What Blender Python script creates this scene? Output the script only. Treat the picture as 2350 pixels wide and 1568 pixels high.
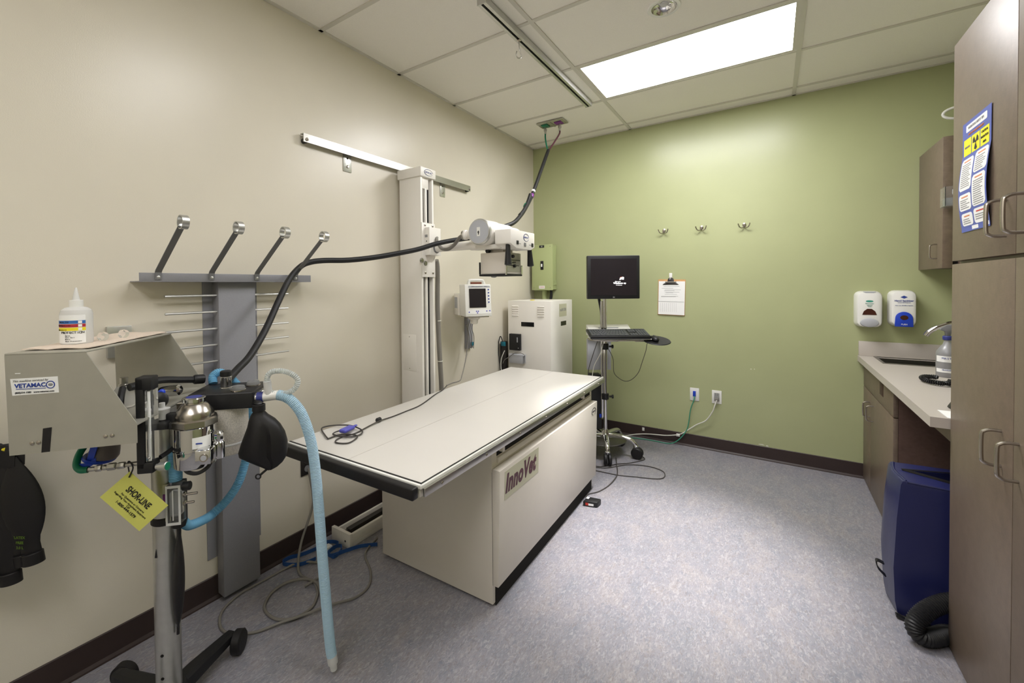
import bpy, bmesh, math, random
from mathutils import Vector as V, Matrix
random.seed(7)
sc = bpy.context.scene
COL = sc.collection
for o in list(bpy.data.objects): bpy.data.objects.remove(o)

# ------------------------------------------------------------------ camera, world, exposure
H = 2.857
cam = bpy.data.cameras.new('camera'); camo = bpy.data.objects.new('camera', cam); COL.objects.link(camo)
cam.sensor_width = 36; cam.lens = 981.75 * 36 / 2350
cam.shift_x = (1175 - 1097.33) / 2350; cam.shift_y = (673.25 - 784) / 2350
cam.clip_start = 0.02
r_ = V((0.82403, 0.56647, -0.00923)); u_ = V((-0.00242, 0.01981, 0.99980)); f_ = V((-0.56654, 0.82384, -0.01770))
camo.matrix_world = Matrix(((r_.x, u_.x, -f_.x, 2.0959), (r_.y, u_.y, -f_.y, -4.1017), (r_.z, u_.z, -f_.z, 1.4187), (0, 0, 0, 1)))
sc.camera = camo
w = bpy.data.worlds.new('world'); sc.world = w; w.use_nodes = True
w.node_tree.nodes['Background'].inputs[0].default_value = (0.9, 0.95, 1, 1)
w.node_tree.nodes['Background'].inputs[1].default_value = 0.02
sc.view_settings.view_transform = 'Standard'; sc.view_settings.look = 'None'
sc.view_settings.gamma = 1; sc.view_settings.use_curve_mapping = False
sc.view_settings.exposure = 0.88
PANEL_LIGHT = 13.0

# ------------------------------------------------------------------ materials
def lin(c): return c / 12.92 if c <= .04045 else ((c + .055) / 1.055) ** 2.4
def S(r, g, b, a=1): return (lin(r / 255), lin(g / 255), lin(b / 255), a)
MAT = {}
def mat(name, col, rough=.5, metal=0, spec=.5, noise=0, nscale=60, bump=0, bscale=200, trans=0, alpha=1, emit=None, estr=0, stretch=None, coat=0, ior=1.45, aniso=0, sss=0):
    m = bpy.data.materials.new(name); m.use_nodes = True
    nt = m.node_tree; b = nt.nodes['Principled BSDF']
    b.inputs['Base Color'].default_value = col; b.inputs['Roughness'].default_value = rough
    b.inputs['Metallic'].default_value = metal; b.inputs['Specular IOR Level'].default_value = spec
    b.inputs['Transmission Weight'].default_value = trans; b.inputs['Alpha'].default_value = alpha
    b.inputs['IOR'].default_value = ior; b.inputs['Coat Weight'].default_value = coat
    if aniso: b.inputs['Anisotropic'].default_value = aniso
    if sss: b.inputs['Subsurface Weight'].default_value = sss; b.inputs['Subsurface Scale'].default_value = .01
    if emit: b.inputs['Emission Color'].default_value = emit; b.inputs['Emission Strength'].default_value = estr
    if noise or bump:
        tc = nt.nodes.new('ShaderNodeTexCoord'); mp = nt.nodes.new('ShaderNodeMapping')
        nt.links.new(tc.outputs['Object'], mp.inputs[0])
        if stretch: mp.inputs['Scale'].default_value = stretch
    if noise:
        n = nt.nodes.new('ShaderNodeTexNoise'); n.inputs['Scale'].default_value = nscale; n.inputs['Detail'].default_value = 4
        nt.links.new(mp.outputs[0], n.inputs[0])
        rp = nt.nodes.new('ShaderNodeValToRGB')
        rp.color_ramp.elements[0].position = .3; rp.color_ramp.elements[1].position = .7
        rp.color_ramp.elements[0].color = tuple(c * (1 - noise) for c in col[:3]) + (1,)
        rp.color_ramp.elements[1].color = tuple(min(1, c * (1 + noise)) for c in col[:3]) + (1,)
        nt.links.new(n.outputs[0], rp.inputs[0]); nt.links.new(rp.outputs[0], b.inputs['Base Color'])
    if bump:
        n2 = nt.nodes.new('ShaderNodeTexNoise'); n2.inputs['Scale'].default_value = bscale; n2.inputs['Detail'].default_value = 2
        nt.links.new(mp.outputs[0], n2.inputs[0])
        bp = nt.nodes.new('ShaderNodeBump'); bp.inputs['Strength'].default_value = bump; bp.inputs['Distance'].default_value = .002
        nt.links.new(n2.outputs[0], bp.inputs['Height']); nt.links.new(bp.outputs[0], b.inputs['Normal'])
    MAT[name] = m
    return m

mat('beige_paint', S(220, 213, 197), .30, noise=.02, nscale=3, bump=.12, bscale=260, spec=.6)
mat('green_paint', S(172, 177, 134), .30, noise=.025, nscale=3, bump=.12, bscale=260, spec=.6)
mat('baseboard', S(56, 44, 42), .45, noise=.08, nscale=12)
mat('ceiling_tile', S(246, 242, 234), .95, noise=.03, nscale=400, bump=.5, bscale=500, spec=.1)
mat('grid_white', S(212, 208, 198), .45)
mat('light', (1, 1, 1, 1), .5, emit=(1.0, .99, 1.0, 1), estr=PANEL_LIGHT)
mat('light_dim', (1, 1, 1, 1), .5, emit=(1.0, .99, 1.0, 1), estr=PANEL_LIGHT * .43)
mat('fill_light_rear', (1, 1, 1, 1), .5, emit=(1.0, .99, 1.0, 1), estr=PANEL_LIGHT * .55)  # emission of the added fill panel behind the viewer
mat('equipment_white', S(236, 232, 225), .4, noise=.012, nscale=8)
mat('equipment_cream', S(226, 219, 209), .42, noise=.015, nscale=8)
mat('table_white', S(216, 212, 206), .3, noise=.01, nscale=5)
mat('plastic_white', S(232, 231, 226), .3)
mat('black_plastic', S(26, 26, 28), .45)
mat('black_rubber', S(22, 20, 22), .5, noise=.15, nscale=20)
mat('black_gloss', S(14, 14, 16), .15)
mat('dark_bronze', S(40, 36, 34), .4)
mat('screen', S(36, 32, 35), .25)
mat('grey_paint', S(146, 146, 152), .38, noise=.03, nscale=200, metal=.1)
mat('rack_dark', S(118, 118, 120), .4)
mat('brushed', S(196, 194, 188), .32, metal=.95, noise=.1, nscale=30, stretch=(1, 1, 30), aniso=.4)
mat('brushed_plain', S(190, 188, 182), .3, metal=.95)
mat('aluminium', S(200, 200, 196), .35, metal=.85, noise=.04, nscale=40)
mat('chrome', S(215, 215, 215), .06, metal=1)
mat('satin_nickel', S(176, 170, 162), .25, metal=1)
mat('sheet_steel', S(178, 176, 166), .42, metal=.55, noise=.03, nscale=20)
mat('stainless', S(150, 148, 142), .28, metal=1, noise=.06, nscale=50)
mat('counter', S(192, 184, 176), .35, noise=.02, nscale=300)
mat('clear', (1, 1, 1, 1), .05, trans=1, ior=1.35)
mat('clear_plastic', (.95, .96, .97, 1), .12, trans=.85, ior=1.2)
mat('acrylic', (.97, .98, .98, 1), .04, trans=.95, ior=1.12)
mat('frosted', (.93, .93, .92, 1), .35, trans=.45, ior=1.3)
mat('hose_blue', S(130, 192, 228), .3, trans=.3, ior=1.2)
mat('hose_blue_light', S(192, 222, 240), .3, trans=.3, ior=1.2)
mat('hose_clear', S(225, 230, 228), .25, trans=.5, ior=1.2)
mat('hose_black', S(25, 25, 27), .5)
mat('cable_grey', S(128, 124, 118), .5)
mat('cable_dark', S(70, 66, 64), .5)
mat('leash', S(34, 78, 140), .7, noise=.1, nscale=300)
mat('blue_deep', S(30, 66, 190), .35)
mat('blue_print', S(52, 60, 130), .5)
mat('navy_vinyl', S(36, 40, 86), .3, noise=.06, nscale=4, bump=.3, bscale=14)
mat('yellow', S(222, 205, 40), .45)
mat('tag_yellow', S(214, 214, 110), .7)
mat('green_plastic', S(20, 120, 90), .35)
mat('purple', S(120, 50, 130), .4)
mat('teal', S(20, 110, 130), .4)
mat('cable_green', S(60, 150, 120), .45)
mat('cable_white', S(225, 225, 215), .45)
mat('violet', S(92, 92, 190), .4)
mat('maroon', S(92, 48, 62), .5)
mat('label_cream', S(206, 204, 178), .5)
mat('paper', S(240, 240, 238), .8)
mat('ink', S(30, 30, 34), .7)
mat('ink_grey', S(140, 140, 140), .7)
mat('ink_blue', S(48, 70, 150), .7)
mat('ink_green', S(60, 150, 130), .7)
mat('ink_red', S(200, 60, 50), .7)
mat('ink_orange', S(225, 140, 90), .7)
mat('ink_lime', S(90, 120, 30), .7)
mat('stripe_blue', S(56, 110, 180), .5)
mat('stripe_red', S(176, 50, 60), .5)
mat('stripe_yellow', S(240, 222, 40), .5)
mat('poster_blue', S(84, 98, 178), .45)
mat('poster_yellow', S(248, 238, 40), .45)
mat('cardboard', S(196, 150, 100), .7, noise=.06, nscale=80)
mat('spray_grey', S(150, 150, 152), .35, metal=.2)
mat('towel', S(222, 206, 190), .95, noise=.04, nscale=200, bump=.6, bscale=300)
mat('granules', S(216, 209, 200), .45, noise=.2, nscale=260)
mat('brown_glass', S(70, 40, 30), .2)
mat('brown_pad', S(120, 70, 55), .5)
mat('mask_grey', S(120, 110, 112), .4, trans=.2)
mat('maroon_dark', S(70, 46, 42), .6)
mat('foot_black', S(18, 18, 18), .6)
mat('socket_grey', S(150, 150, 148), .4)
mat('green_box', S(176, 186, 134), .4)
mat('off_grey', S(178, 180, 186), .4)
mat('gap_dark', S(24, 20, 18), .9)
mat('screen_light', (1, 1, 1, 1), .5, emit=(1, 1, 1, 1), estr=.8)
mat('screen_red', S(230, 90, 40), .5, emit=S(230, 90, 40), estr=.6)

def laminate(name, c):
    m = mat(name, c, .42); nt = m.node_tree; b = nt.nodes['Principled BSDF']
    tc = nt.nodes.new('ShaderNodeTexCoord'); outs = []
    for sc3 in ((60, 60, 900), (60, 900, 60), (25, 25, 25)):
        mp = nt.nodes.new('ShaderNodeMapping'); mp.inputs['Scale'].default_value = sc3
        nt.links.new(tc.outputs['Object'], mp.inputs[0])
        n = nt.nodes.new('ShaderNodeTexNoise'); n.inputs['Scale'].default_value = 1; n.inputs['Detail'].default_value = 2
        nt.links.new(mp.outputs[0], n.inputs[0]); outs.append(n.outputs[0])
    a = nt.nodes.new('ShaderNodeMath'); a.operation = 'ADD'; nt.links.new(outs[0], a.inputs[0]); nt.links.new(outs[1], a.inputs[1])
    a2 = nt.nodes.new('ShaderNodeMath'); a2.operation = 'ADD'; nt.links.new(a.outputs[0], a2.inputs[0]); nt.links.new(outs[2], a2.inputs[1])
    d = nt.nodes.new('ShaderNodeMath'); d.operation = 'DIVIDE'; d.inputs[1].default_value = 3; nt.links.new(a2.outputs[0], d.inputs[0])
    rp = nt.nodes.new('ShaderNodeValToRGB'); rp.color_ramp.elements[0].position = .35; rp.color_ramp.elements[1].position = .65
    rp.color_ramp.elements[0].color = tuple(x * .84 for x in c[:3]) + (1,); rp.color_ramp.elements[1].color = tuple(x * 1.16 for x in c[:3]) + (1,)
    nt.links.new(d.outputs[0], rp.inputs[0]); nt.links.new(rp.outputs[0], b.inputs['Base Color'])
laminate('laminate', S(116, 101, 87))
laminate('laminate_edge', S(100, 80, 72))

def floor_mat():
    m = mat('linoleum', S(168, 170, 176), .36, spec=.5); nt = m.node_tree; b = nt.nodes['Principled BSDF']
    tc = nt.nodes.new('ShaderNodeTexCoord')
    def nz(scale, st, det=5, dist=0, rot=0):
        mp = nt.nodes.new('ShaderNodeMapping'); mp.inputs['Scale'].default_value = st; mp.inputs['Rotation'].default_value = (0, 0, rot)
        nt.links.new(tc.outputs['Object'], mp.inputs[0])
        n = nt.nodes.new('ShaderNodeTexNoise'); n.inputs['Scale'].default_value = scale; n.inputs['Detail'].default_value = det
        n.inputs['Distortion'].default_value = dist; n.inputs['Roughness'].default_value = .62; nt.links.new(mp.outputs[0], n.inputs[0]); return n
    def ramp(n, stops):
        rp = nt.nodes.new('ShaderNodeValToRGB'); e = rp.color_ramp.elements
        e[0].position, e[0].color = stops[0]; e[1].position, e[1].color = stops[-1]
        for p, c in stops[1:-1]: e.new(p).color = c
        nt.links.new(n.outputs[0], rp.inputs[0]); return rp
    def mix(f, a, c, k):
        mu = nt.nodes.new('ShaderNodeMath'); mu.operation = 'MULTIPLY'; mu.inputs[1].default_value = k; nt.links.new(f.outputs[0], mu.inputs[0])
        mx = nt.nodes.new('ShaderNodeMixRGB'); nt.links.new(mu.outputs[0], mx.inputs[0]); nt.links.new(a.outputs[0], mx.inputs[1]); mx.inputs[2].default_value = c; return mx
    BW = [(.50, (0, 0, 0, 1)), (.66, (1, 1, 1, 1))]
    base = ramp(nz(9, (1, .6, 1), 5, .6, .2), [(.32, S(131, 132, 141)), (.5, S(141, 139, 147)), (.68, S(151, 146, 149))])
    a = mix(ramp(nz(75, (1, .4, 1), 4, 1.5, .12), BW), base, S(111, 117, 130), .6)
    c = mix(ramp(nz(90, (1, .38, 1), 4, 1.6, -.2), BW), a, S(121, 111, 107), .5)
    d = mix(ramp(nz(80, (1, .42, 1), 4, 1.6, .35), BW), c, S(176, 172, 176), .6)
    nt.links.new(d.outputs[0], b.inputs['Base Color'])
floor_mat()

# ------------------------------------------------------------------ mesh helpers
WM = {}
class MB:
    def __init__(s): s.b = bmesh.new()
    def box(s, x0, x1, y0, y1, z0, z1, bev=0, seg=2):
        vs = [s.b.verts.new(p) for p in ((x0, y0, z0), (x1, y0, z0), (x1, y1, z0), (x0, y1, z0), (x0, y0, z1), (x1, y0, z1), (x1, y1, z1), (x0, y1, z1))]
        fs = [s.b.faces.new([vs[i] for i in q]) for q in ((0, 3, 2, 1), (4, 5, 6, 7), (0, 1, 5, 4), (1, 2, 6, 5), (2, 3, 7, 6), (3, 0, 4, 7))]
        if bev:
            es = set(e for f in fs for e in f.edges)
            bmesh.ops.bevel(s.b, geom=list(es), offset=bev, segments=seg, affect='EDGES', profile=.5)
        return s
    def prism(s, poly, vec, bev=0):
        vec = V(vec); a = [s.b.verts.new(V(p)) for p in poly]; c = [s.b.verts.new(V(p) + vec) for p in poly]; n = len(poly)
        fs = [s.b.faces.new(a[::-1]), s.b.faces.new(c)]
        for i in range(n): fs.append(s.b.faces.new([a[i], a[(i + 1) % n], c[(i + 1) % n], c[i]]))
        bmesh.ops.recalc_face_normals(s.b, faces=fs)
        if bev: bmesh.ops.bevel(s.b, geom=list(set(e for f in fs for e in f.edges)), offset=bev, segments=2, affect='EDGES', profile=.5)
        return s
    def ring(s, c, n, r, seg, squash=1, up=None):
        n = V(n).normalized()
        t = V(up) if up is not None else (V((0, 0, 1)) if abs(n.z) < .9 else V((1, 0, 0)))
        a = n.cross(t).normalized(); b = n.cross(a).normalized()
        return [s.b.verts.new(V(c) + a * (r * math.cos(2 * math.pi * i / seg)) + b * (r * squash * math.sin(2 * math.pi * i / seg))) for i in range(seg)]
    def loft(s, rings, cap0=True, cap1=True):
        for A, B in zip(rings, rings[1:]):
            n = len(A)
            for i in range(n): s.b.faces.new([A[i], A[(i + 1) % n], B[(i + 1) % n], B[i]])
        if cap0: s.b.faces.new(rings[0][::-1])
        if cap1: s.b.faces.new(rings[-1])
        return s
    def cyl(s, p0, p1, r0, r1=None, seg=20):
        r1 = r0 if r1 is None else r1; d = V(p1) - V(p0)
        return s.loft([s.ring(p0, d, r0, seg), s.ring(p1, d, r1, seg)])
    def lathe(s, base, axis, prof, seg=24, squash=1, up=None, cap=True):
        ax = V(axis).normalized()
        return s.loft([s.ring(V(base) + ax * h, ax, max(r, 1e-4), seg, squash, up) for r, h in prof], cap, cap)
    def tube(s, pts, r, seg=8, sub=6, corr=0, pitch=.004, radf=None):
        P = smooth(pts, sub)
        if corr:
            L = [0]
            for a, b in zip(P, P[1:]): L.append(L[-1] + (b - a).length)
            n = max(2, int(L[-1] / (pitch / 2))); Q = []; j = 0
            for i in range(n + 1):
                t = L[-1] * i / n
                while j < len(L) - 2 and L[j + 1] < t: j += 1
                k = (t - L[j]) / max(1e-9, L[j + 1] - L[j]); Q.append(P[j].lerp(P[j + 1], k))
            P = Q
        rings = []; prev = None
        for i, q in enumerate(P):
            d = (P[min(i + 1, len(P) - 1)] - P[max(i - 1, 0)])
            if d.length < 1e-9: d = V((0, 0, 1))
            d.normalize()
            if prev is None:
                t = V((0, 0, 1)) if abs(d.z) < .9 else V((1, 0, 0)); a = d.cross(t).normalized()
            else:
                a = prev - d * prev.dot(d)
                a = a.normalized() if a.length > 1e-6 else d.orthogonal().normalized()
            prev = a; b = d.cross(a)
            rr = (radf(i / (len(P) - 1)) if radf else r) + (corr if i % 2 else 0)
            rings.append([s.b.verts.new(q + a * (rr * math.cos(2 * math.pi * k / seg)) + b * (rr * math.sin(2 * math.pi * k / seg))) for k in range(seg)])
        return s.loft(rings)
    def sphere(s, c, r, sx=1, sy=1, sz=1, seg=16):
        M = Matrix.Translation(V(c)) @ Matrix.Diagonal((sx, sy, sz, 1))
        bmesh.ops.create_uvsphere(s.b, u_segments=seg, v_segments=max(6, seg // 2), radius=r, matrix=M); return s
    def ribbon(s, pts, wv, th=.0015, sub=6):
        P = smooth(pts, sub); rings = []
        for i, q in enumerate(P):
            wd = V(wv[i * len(wv) // len(P)]) if isinstance(wv, list) else V(wv)
            d = (P[min(i + 1, len(P) - 1)] - P[max(i - 1, 0)]).normalized(); n = d.cross(wd)
            n = n.normalized() * th if n.length > 1e-6 else V((0, 0, th))
            rings.append([s.b.verts.new(q + x) for x in (wd - n, wd + n, -wd + n, -wd - n)])
        return s.loft(rings)
    def xf(s, M): bmesh.ops.transform(s.b, matrix=M, verts=s.b.verts); return s
def smooth(pts, sub=6):
    P = [V(p) for p in pts]
    if sub <= 1 or len(P) < 3: return P
    out = []
    for i in range(len(P) - 1):
        p0, p1, p2, p3 = P[max(i - 1, 0)], P[i], P[i + 1], P[min(i + 2, len(P) - 1)]
        for k in range(sub):
            t = k / sub
            out.append(.5 * ((2 * p1) + (p2 - p0) * t + (2 * p0 - 5 * p1 + 4 * p2 - p3) * t * t + (3 * p1 - p0 - 3 * p2 + p3) * t ** 3))
    out.append(P[-1]); return out

def tag(o, label=None, cat=None, group=None, kind=None):
    if label: o['label'] = label
    if cat: o['category'] = cat
    if group: o['group'] = group
    if kind: o['kind'] = kind
    return o
def mesh(name, mb, m, parent=None, flat=False, ang=35):
    bmesh.ops.recalc_face_normals(mb.b, faces=mb.b.faces)
    me = bpy.data.meshes.new(name); mb.b.to_mesh(me); mb.b.free()
    me.materials.append(MAT[m])
    if not flat:
        me.polygons.foreach_set('use_smooth', [True] * len(me.polygons)); me.set_sharp_from_angle(angle=math.radians(ang))
    o = bpy.data.objects.new(name, me); COL.objects.link(o)
    if parent: o.parent = parent
    return o
def thing(name, label, cat, loc=(0, 0, 0), rz=0, group=None, kind=None):
    o = bpy.data.objects.new(name, None); COL.objects.link(o); o.empty_display_size = .05
    o.location = loc; o.rotation_euler = (0, 0, rz); WM[o.name] = Matrix.Translation(V(loc)) @ Matrix.Rotation(rz, 4, 'Z')
    return tag(o, label, cat, group, kind)
def part(name, mb, m, parent, w=False, label=None, flat=False):
    """w: the shape is given in world coordinates (parent, or its parent, is a thing)"""
    if w:
        top = parent
        while top.parent: top = top.parent
        mb.xf(WM[top.name].inverted() if top.name in WM else Matrix.Translation(-top.location))
    o = mesh(name, mb, m, parent, flat)
    if label: o['label'] = label
    return o
def solo(name, mb, m, label, cat, group=None, kind=None, flat=False):
    xs = [v.co for v in mb.b.verts]
    c = V(((min(v.x for v in xs) + max(v.x for v in xs)) / 2, (min(v.y for v in xs) + max(v.y for v in xs)) / 2, min(v.z for v in xs)))
    mb.xf(Matrix.Translation(-c)); o = mesh(name, mb, m, None, flat); o.location = c
    WM[o.name] = Matrix.Translation(c)
    return tag(o, label, cat, group, kind)
def copy_tree(o, parent=None):
    c = o.copy(); COL.objects.link(c); c.parent = parent
    if parent is None: WM[c.name] = c.matrix_basis.copy()
    for ch in list(o.children): copy_tree(ch, c)
    return c
def text(s, size, m, parent, origin, xd, yd, name='lettering', align='CENTER', w=False, shear=0, bold=0, xs=1, space=1):
    cu = bpy.data.curves.new('t', 'FONT'); cu.body = s; cu.size = size; cu.align_x = align; cu.align_y = 'CENTER'
    cu.extrude = .0004; cu.shear = shear; cu.offset = bold * size; cu.resolution_u = 3; cu.space_character = space
    t = bpy.data.objects.new('t', cu); COL.objects.link(t); bpy.context.view_layer.update()
    me = bpy.data.meshes.new_from_object(t.evaluated_get(bpy.context.evaluated_depsgraph_get()))
    bpy.data.objects.remove(t); bpy.data.curves.remove(cu)
    xd, yd = V(xd).normalized(), V(yd).normalized(); zd = xd.cross(yd)
    M = Matrix(((xd.x * xs, yd.x, zd.x, origin[0]), (xd.y * xs, yd.y, zd.y, origin[1]), (xd.z * xs, yd.z, zd.z, origin[2]), (0, 0, 0, 1)))
    if w:
        top = parent
        while top.parent: top = top.parent
        M = WM[top.name].inverted() @ M
    me.transform(M); me.materials.clear(); me.materials.append(MAT[m]); me.name = name
    o = bpy.data.objects.new(name, me); COL.objects.link(o); o.parent = parent
    return o
def screws(parent, pts, n, r=.004, m='satin_nickel', w=False, name='screw'):
    for p in pts:
        b = MB(); d = V(n).normalized(); b.lathe(V(p), d, [(r, 0), (r, r * .3), (r * .5, r * .6)], 12); part(name, b, m, parent, w)
def dhandle(parent, p, out, up, h, proj, r=.005, m='satin_nickel'):
    p, out, up = V(p), V(out), V(up); k = proj * .45
    pts = [p + up * h / 2, p + up * h / 2 + out * (proj - k), p + up * (h / 2 - k * .3) + out * (proj - k * .3), p + up * (h / 2 - k) + out * proj,
           p - up * (h / 2 - k) + out * proj, p - up * (h / 2 - k * .3) + out * (proj - k * .3), p - up * h / 2 + out * (proj - k), p - up * h / 2]
    return part('handle', MB().tube(pts, r, 10, 4), m, parent, True)

# ------------------------------------------------------------------ room shell
RX, FY = 3.25, -5.2
def struct(name, mb, m, label, cat): return tag(mesh(name, mb, m, None, True), label, cat, kind='structure')
struct('floor', MB().box(-.1, RX + .1, FY - .1, .1, -.1, 0), 'linoleum', 'blue grey marbled linoleum floor', 'floor')
struct('wall_left', MB().box(-.1, 0, FY, .1, 0, H + .1), 'beige_paint', 'beige painted wall behind the x-ray column', 'wall')
struct('wall_back', MB().box(0, RX, 0, .1, 0, H + .1), 'green_paint', 'olive green painted wall with hooks and clipboard', 'wall')
struct('wall_right', MB().box(RX, RX + .1, FY, .1, 0, H + .1), 'green_paint', 'green painted wall behind the brown cabinets', 'wall')
struct('wall_front', MB().box(0, RX, FY - .1, FY, 0, H + .1), 'beige_paint', 'beige wall behind the viewer', 'wall')
def baseboard(name, poly, vec, label): struct(name, MB().prism(poly, vec), 'baseboard', label, 'baseboard')
prof = [(0, 0), (.016, 0), (.014, .006), (.006, .016), (.005, .105), (.002, .108), (0, .108)]
baseboard('baseboard_left', [(a, FY, z) for a, z in prof], (0, -FY, 0), 'dark brown vinyl baseboard along the beige wall')
baseboard('baseboard_back', [(0.005, -a, z) for a, z in prof], (2.64, 0, 0), 'dark brown vinyl baseboard along the green wall')
ceil = struct('ceiling', MB().box(0, RX, FY, 0, H + .03, H + .1), 'ceiling_tile', 'white suspended ceiling of large rectangular tiles', 'ceiling')
GX = [0, 1.008, 2.228, RX]; GY = [0] + [-.1575 - .61 * k for k in range(9)]
GY = [y for y in GY if y > FY] + [FY]
LIGHTS = ((1, 2), (1, 5), (1, 8))  # last panel is unseen, added to fill the camera-facing sides with light
for i in range(3):
    for j in range(len(GY) - 1):
        if (i, j) in LIGHTS: continue
        x0, x1, y0, y1 = GX[i], GX[i + 1], GY[j + 1], GY[j]
        if (i, j) == (1, 3):
            b = MB(); N = 32; cx, cy, R = 1.628, -1.69, .062
            lo = [b.b.verts.new((cx + R * math.cos(2 * math.pi * k / N), cy + R * math.sin(2 * math.pi * k / N), H + .002)) for k in range(N)]
            sq = [b.b.verts.new(q + (H + .002,)) for q in ((x0, y0), (x1, y0), (x1, y1), (x0, y1))]
            es = [b.b.edges.new((lo[k], lo[(k + 1) % N])) for k in range(N)] + [b.b.edges.new((sq[k], sq[(k + 1) % 4])) for k in range(4)]
            bmesh.ops.triangle_fill(b.b, edges=es, use_beauty=True)
            r = bmesh.ops.extrude_face_region(b.b, geom=list(b.b.faces))
            for v in r['geom']:
                if isinstance(v, bmesh.types.BMVert): v.co.z += .015
            part('ceiling_tile', b, 'ceiling_tile', ceil, flat=True)
        else:
            part('ceiling_tile', MB().box(x0, x1, y0, y1, H + .002, H + .018), 'ceiling_tile', ceil, flat=True)
def bar(x0, x1, y0, y1): part('grid_bar', MB().box(x0, x1, y0, y1, H - .004, H + .012), 'grid_white', ceil, flat=True)
for x in GX[1:3]: bar(x - .012, x + .012, FY, 0)
for y in GY[1:-1]:
    for i in range(3): bar(GX[i] + (.012 if i else 0), GX[i + 1] - .012, y - .012, y + .012)
bar(0, .02, FY, 0); bar(0, RX, -.02, 0); bar(RX - .02, RX, FY, 0)
for n, (i, j) in enumerate(LIGHTS):
    x0, x1, y0, y1 = GX[i] + .012, GX[i + 1] - .012, GY[j + 1] + .012, GY[j] - .012
    t = thing('ceiling_light', ['fluorescent ceiling light panel glowing above the green wall', 'ceiling light panel above the near end of the table', 'added fill light panel on the ceiling behind the viewer'][n], 'light', ((x0 + x1) / 2, (y0 + y1) / 2, H - .002))
    b = MB(); e = .022
    b.box(x0, x1, y0, y0 + e, H - .002, H + .02); b.box(x0, x1, y1 - e, y1, H - .002, H + .02); b.box(x0, x0 + e, y0 + e, y1 - e, H - .002, H + .02); b.box(x1 - e, x1, y0 + e, y1 - e, H - .002, H + .02)
    part('light_frame', b, 'grid_white', t, True, flat=True)
    part('diffuser', MB().box(x0 + e, x1 - e, y0 + e, y1 - e, H + .004, H + .012), ['light', 'light_dim', 'fill_light_rear'][n], t, True, flat=True)
t = thing('recessed_downlight', 'small round recessed downlight beside the ceiling light panel', 'light', (1.628, -1.69, H))
part('trim_ring', MB().lathe((1.628, -1.69, H + .003), (0, 0, -1), [(.062, 0), (.082, 0), (.082, .003), (.078, .007), (.062, .006), (.062, 0)], 40, cap=False), 'plastic_white', t, True)
part('reflector', MB().lathe((1.628, -1.69, H), (0, 0, 1), [(.0615, -.003), (.055, .012), (.045, .02), (.03, .026)], 32, cap=False), 'chrome', t, True)
part('bulb', MB().sphere((1.628, -1.69, H + .018), .02, sz=.6), 'frosted', t, True)
sp = bpy.data.lights.new('downlight_lamp', 'SPOT'); sp.energy = 290; sp.spot_size = math.radians(40); sp.spot_blend = 1; sp.shadow_soft_size = .04; sp.color = (1, .97, .95)
so = bpy.data.objects.new('downlight_lamp', sp); COL.objects.link(so); so.parent = t; so.location = (0, 0, .002)

# ------------------------------------------------------------------ ceiling track, gas plate
t = thing('iv_track', 'grey metal drip track on the ceiling with sliding hook', 'ceiling track', (.90, -1.55, H - .03))
b = MB(); x0, x1, ya, yb = .878, .926, -2.31, -.81
b.box(x0, x1, ya, yb, H - .012, H - .004); b.box(x0, x0 + .008, ya, yb, H - .034, H - .012); b.box(x1 - .008, x1, ya, yb, H - .034, H - .012)
b.box(x0, x0 + .017, ya, yb, H - .038, H - .034); b.box(x1 - .017, x1, ya, yb, H - .038, H - .034)
part('rail', b, 'aluminium', t, True)
part('channel', MB().box(x0 + .009, x1 - .009, ya, yb, H - .016, H - .013), 'black_plastic', t, True)
for y in (ya - .004, yb): part('end_cap', MB().box(x0 - .002, x1 + .002, y, y + .004, H - .04, H - .004), 'aluminium', t, True)
h = part('hook', MB().tube([(.902, -1.93, H - .036), (.902, -1.93, H - .075), (.904, -1.926, H - .10), (.907, -1.915, H - .125), (.905, -1.925, H - .14), (.9, -1.945, H - .145), (.897, -1.955, H - .13), (.898, -1.95, H - .11)], .0032, 8, 5), 'brushed_plain', t, True)
part('slider', MB().box(.892, .912, -1.94, -1.92, H - .044, H - .034, .003), 'satin_nickel', t, True)

t = thing('gas_outlet_plate', 'metal ceiling plate with green and purple gas outlets', 'gas outlet', (.486, -.58, H - .008))
part('plate', MB().box(.362, .61, -.648, -.512, H - .012, H - .004, .002), 'brushed_plain', t, True)
part('ridge', MB().box(.478, .492, -.648, -.512, H - .018, H - .012, .002), 'brushed_plain', t, True)
part('outlet_block', MB().box(.39, .45, -.61, -.545, H - .02, H - .012, .002), 'green_plastic', t, True)
part('outlet_block', MB().box(.515, .58, -.61, -.545, H - .02, H - .012, .002), 'purple', t, True)
for x in (.41, .55):
    part('connector', MB().lathe((x, -.56, H - .02), (0, 0, -1), [(.01, 0), (.01, .015), (.014, .018), (.014, .035), (.009, .038), (.009, .06)], 14), 'brushed_plain', t, True)

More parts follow.
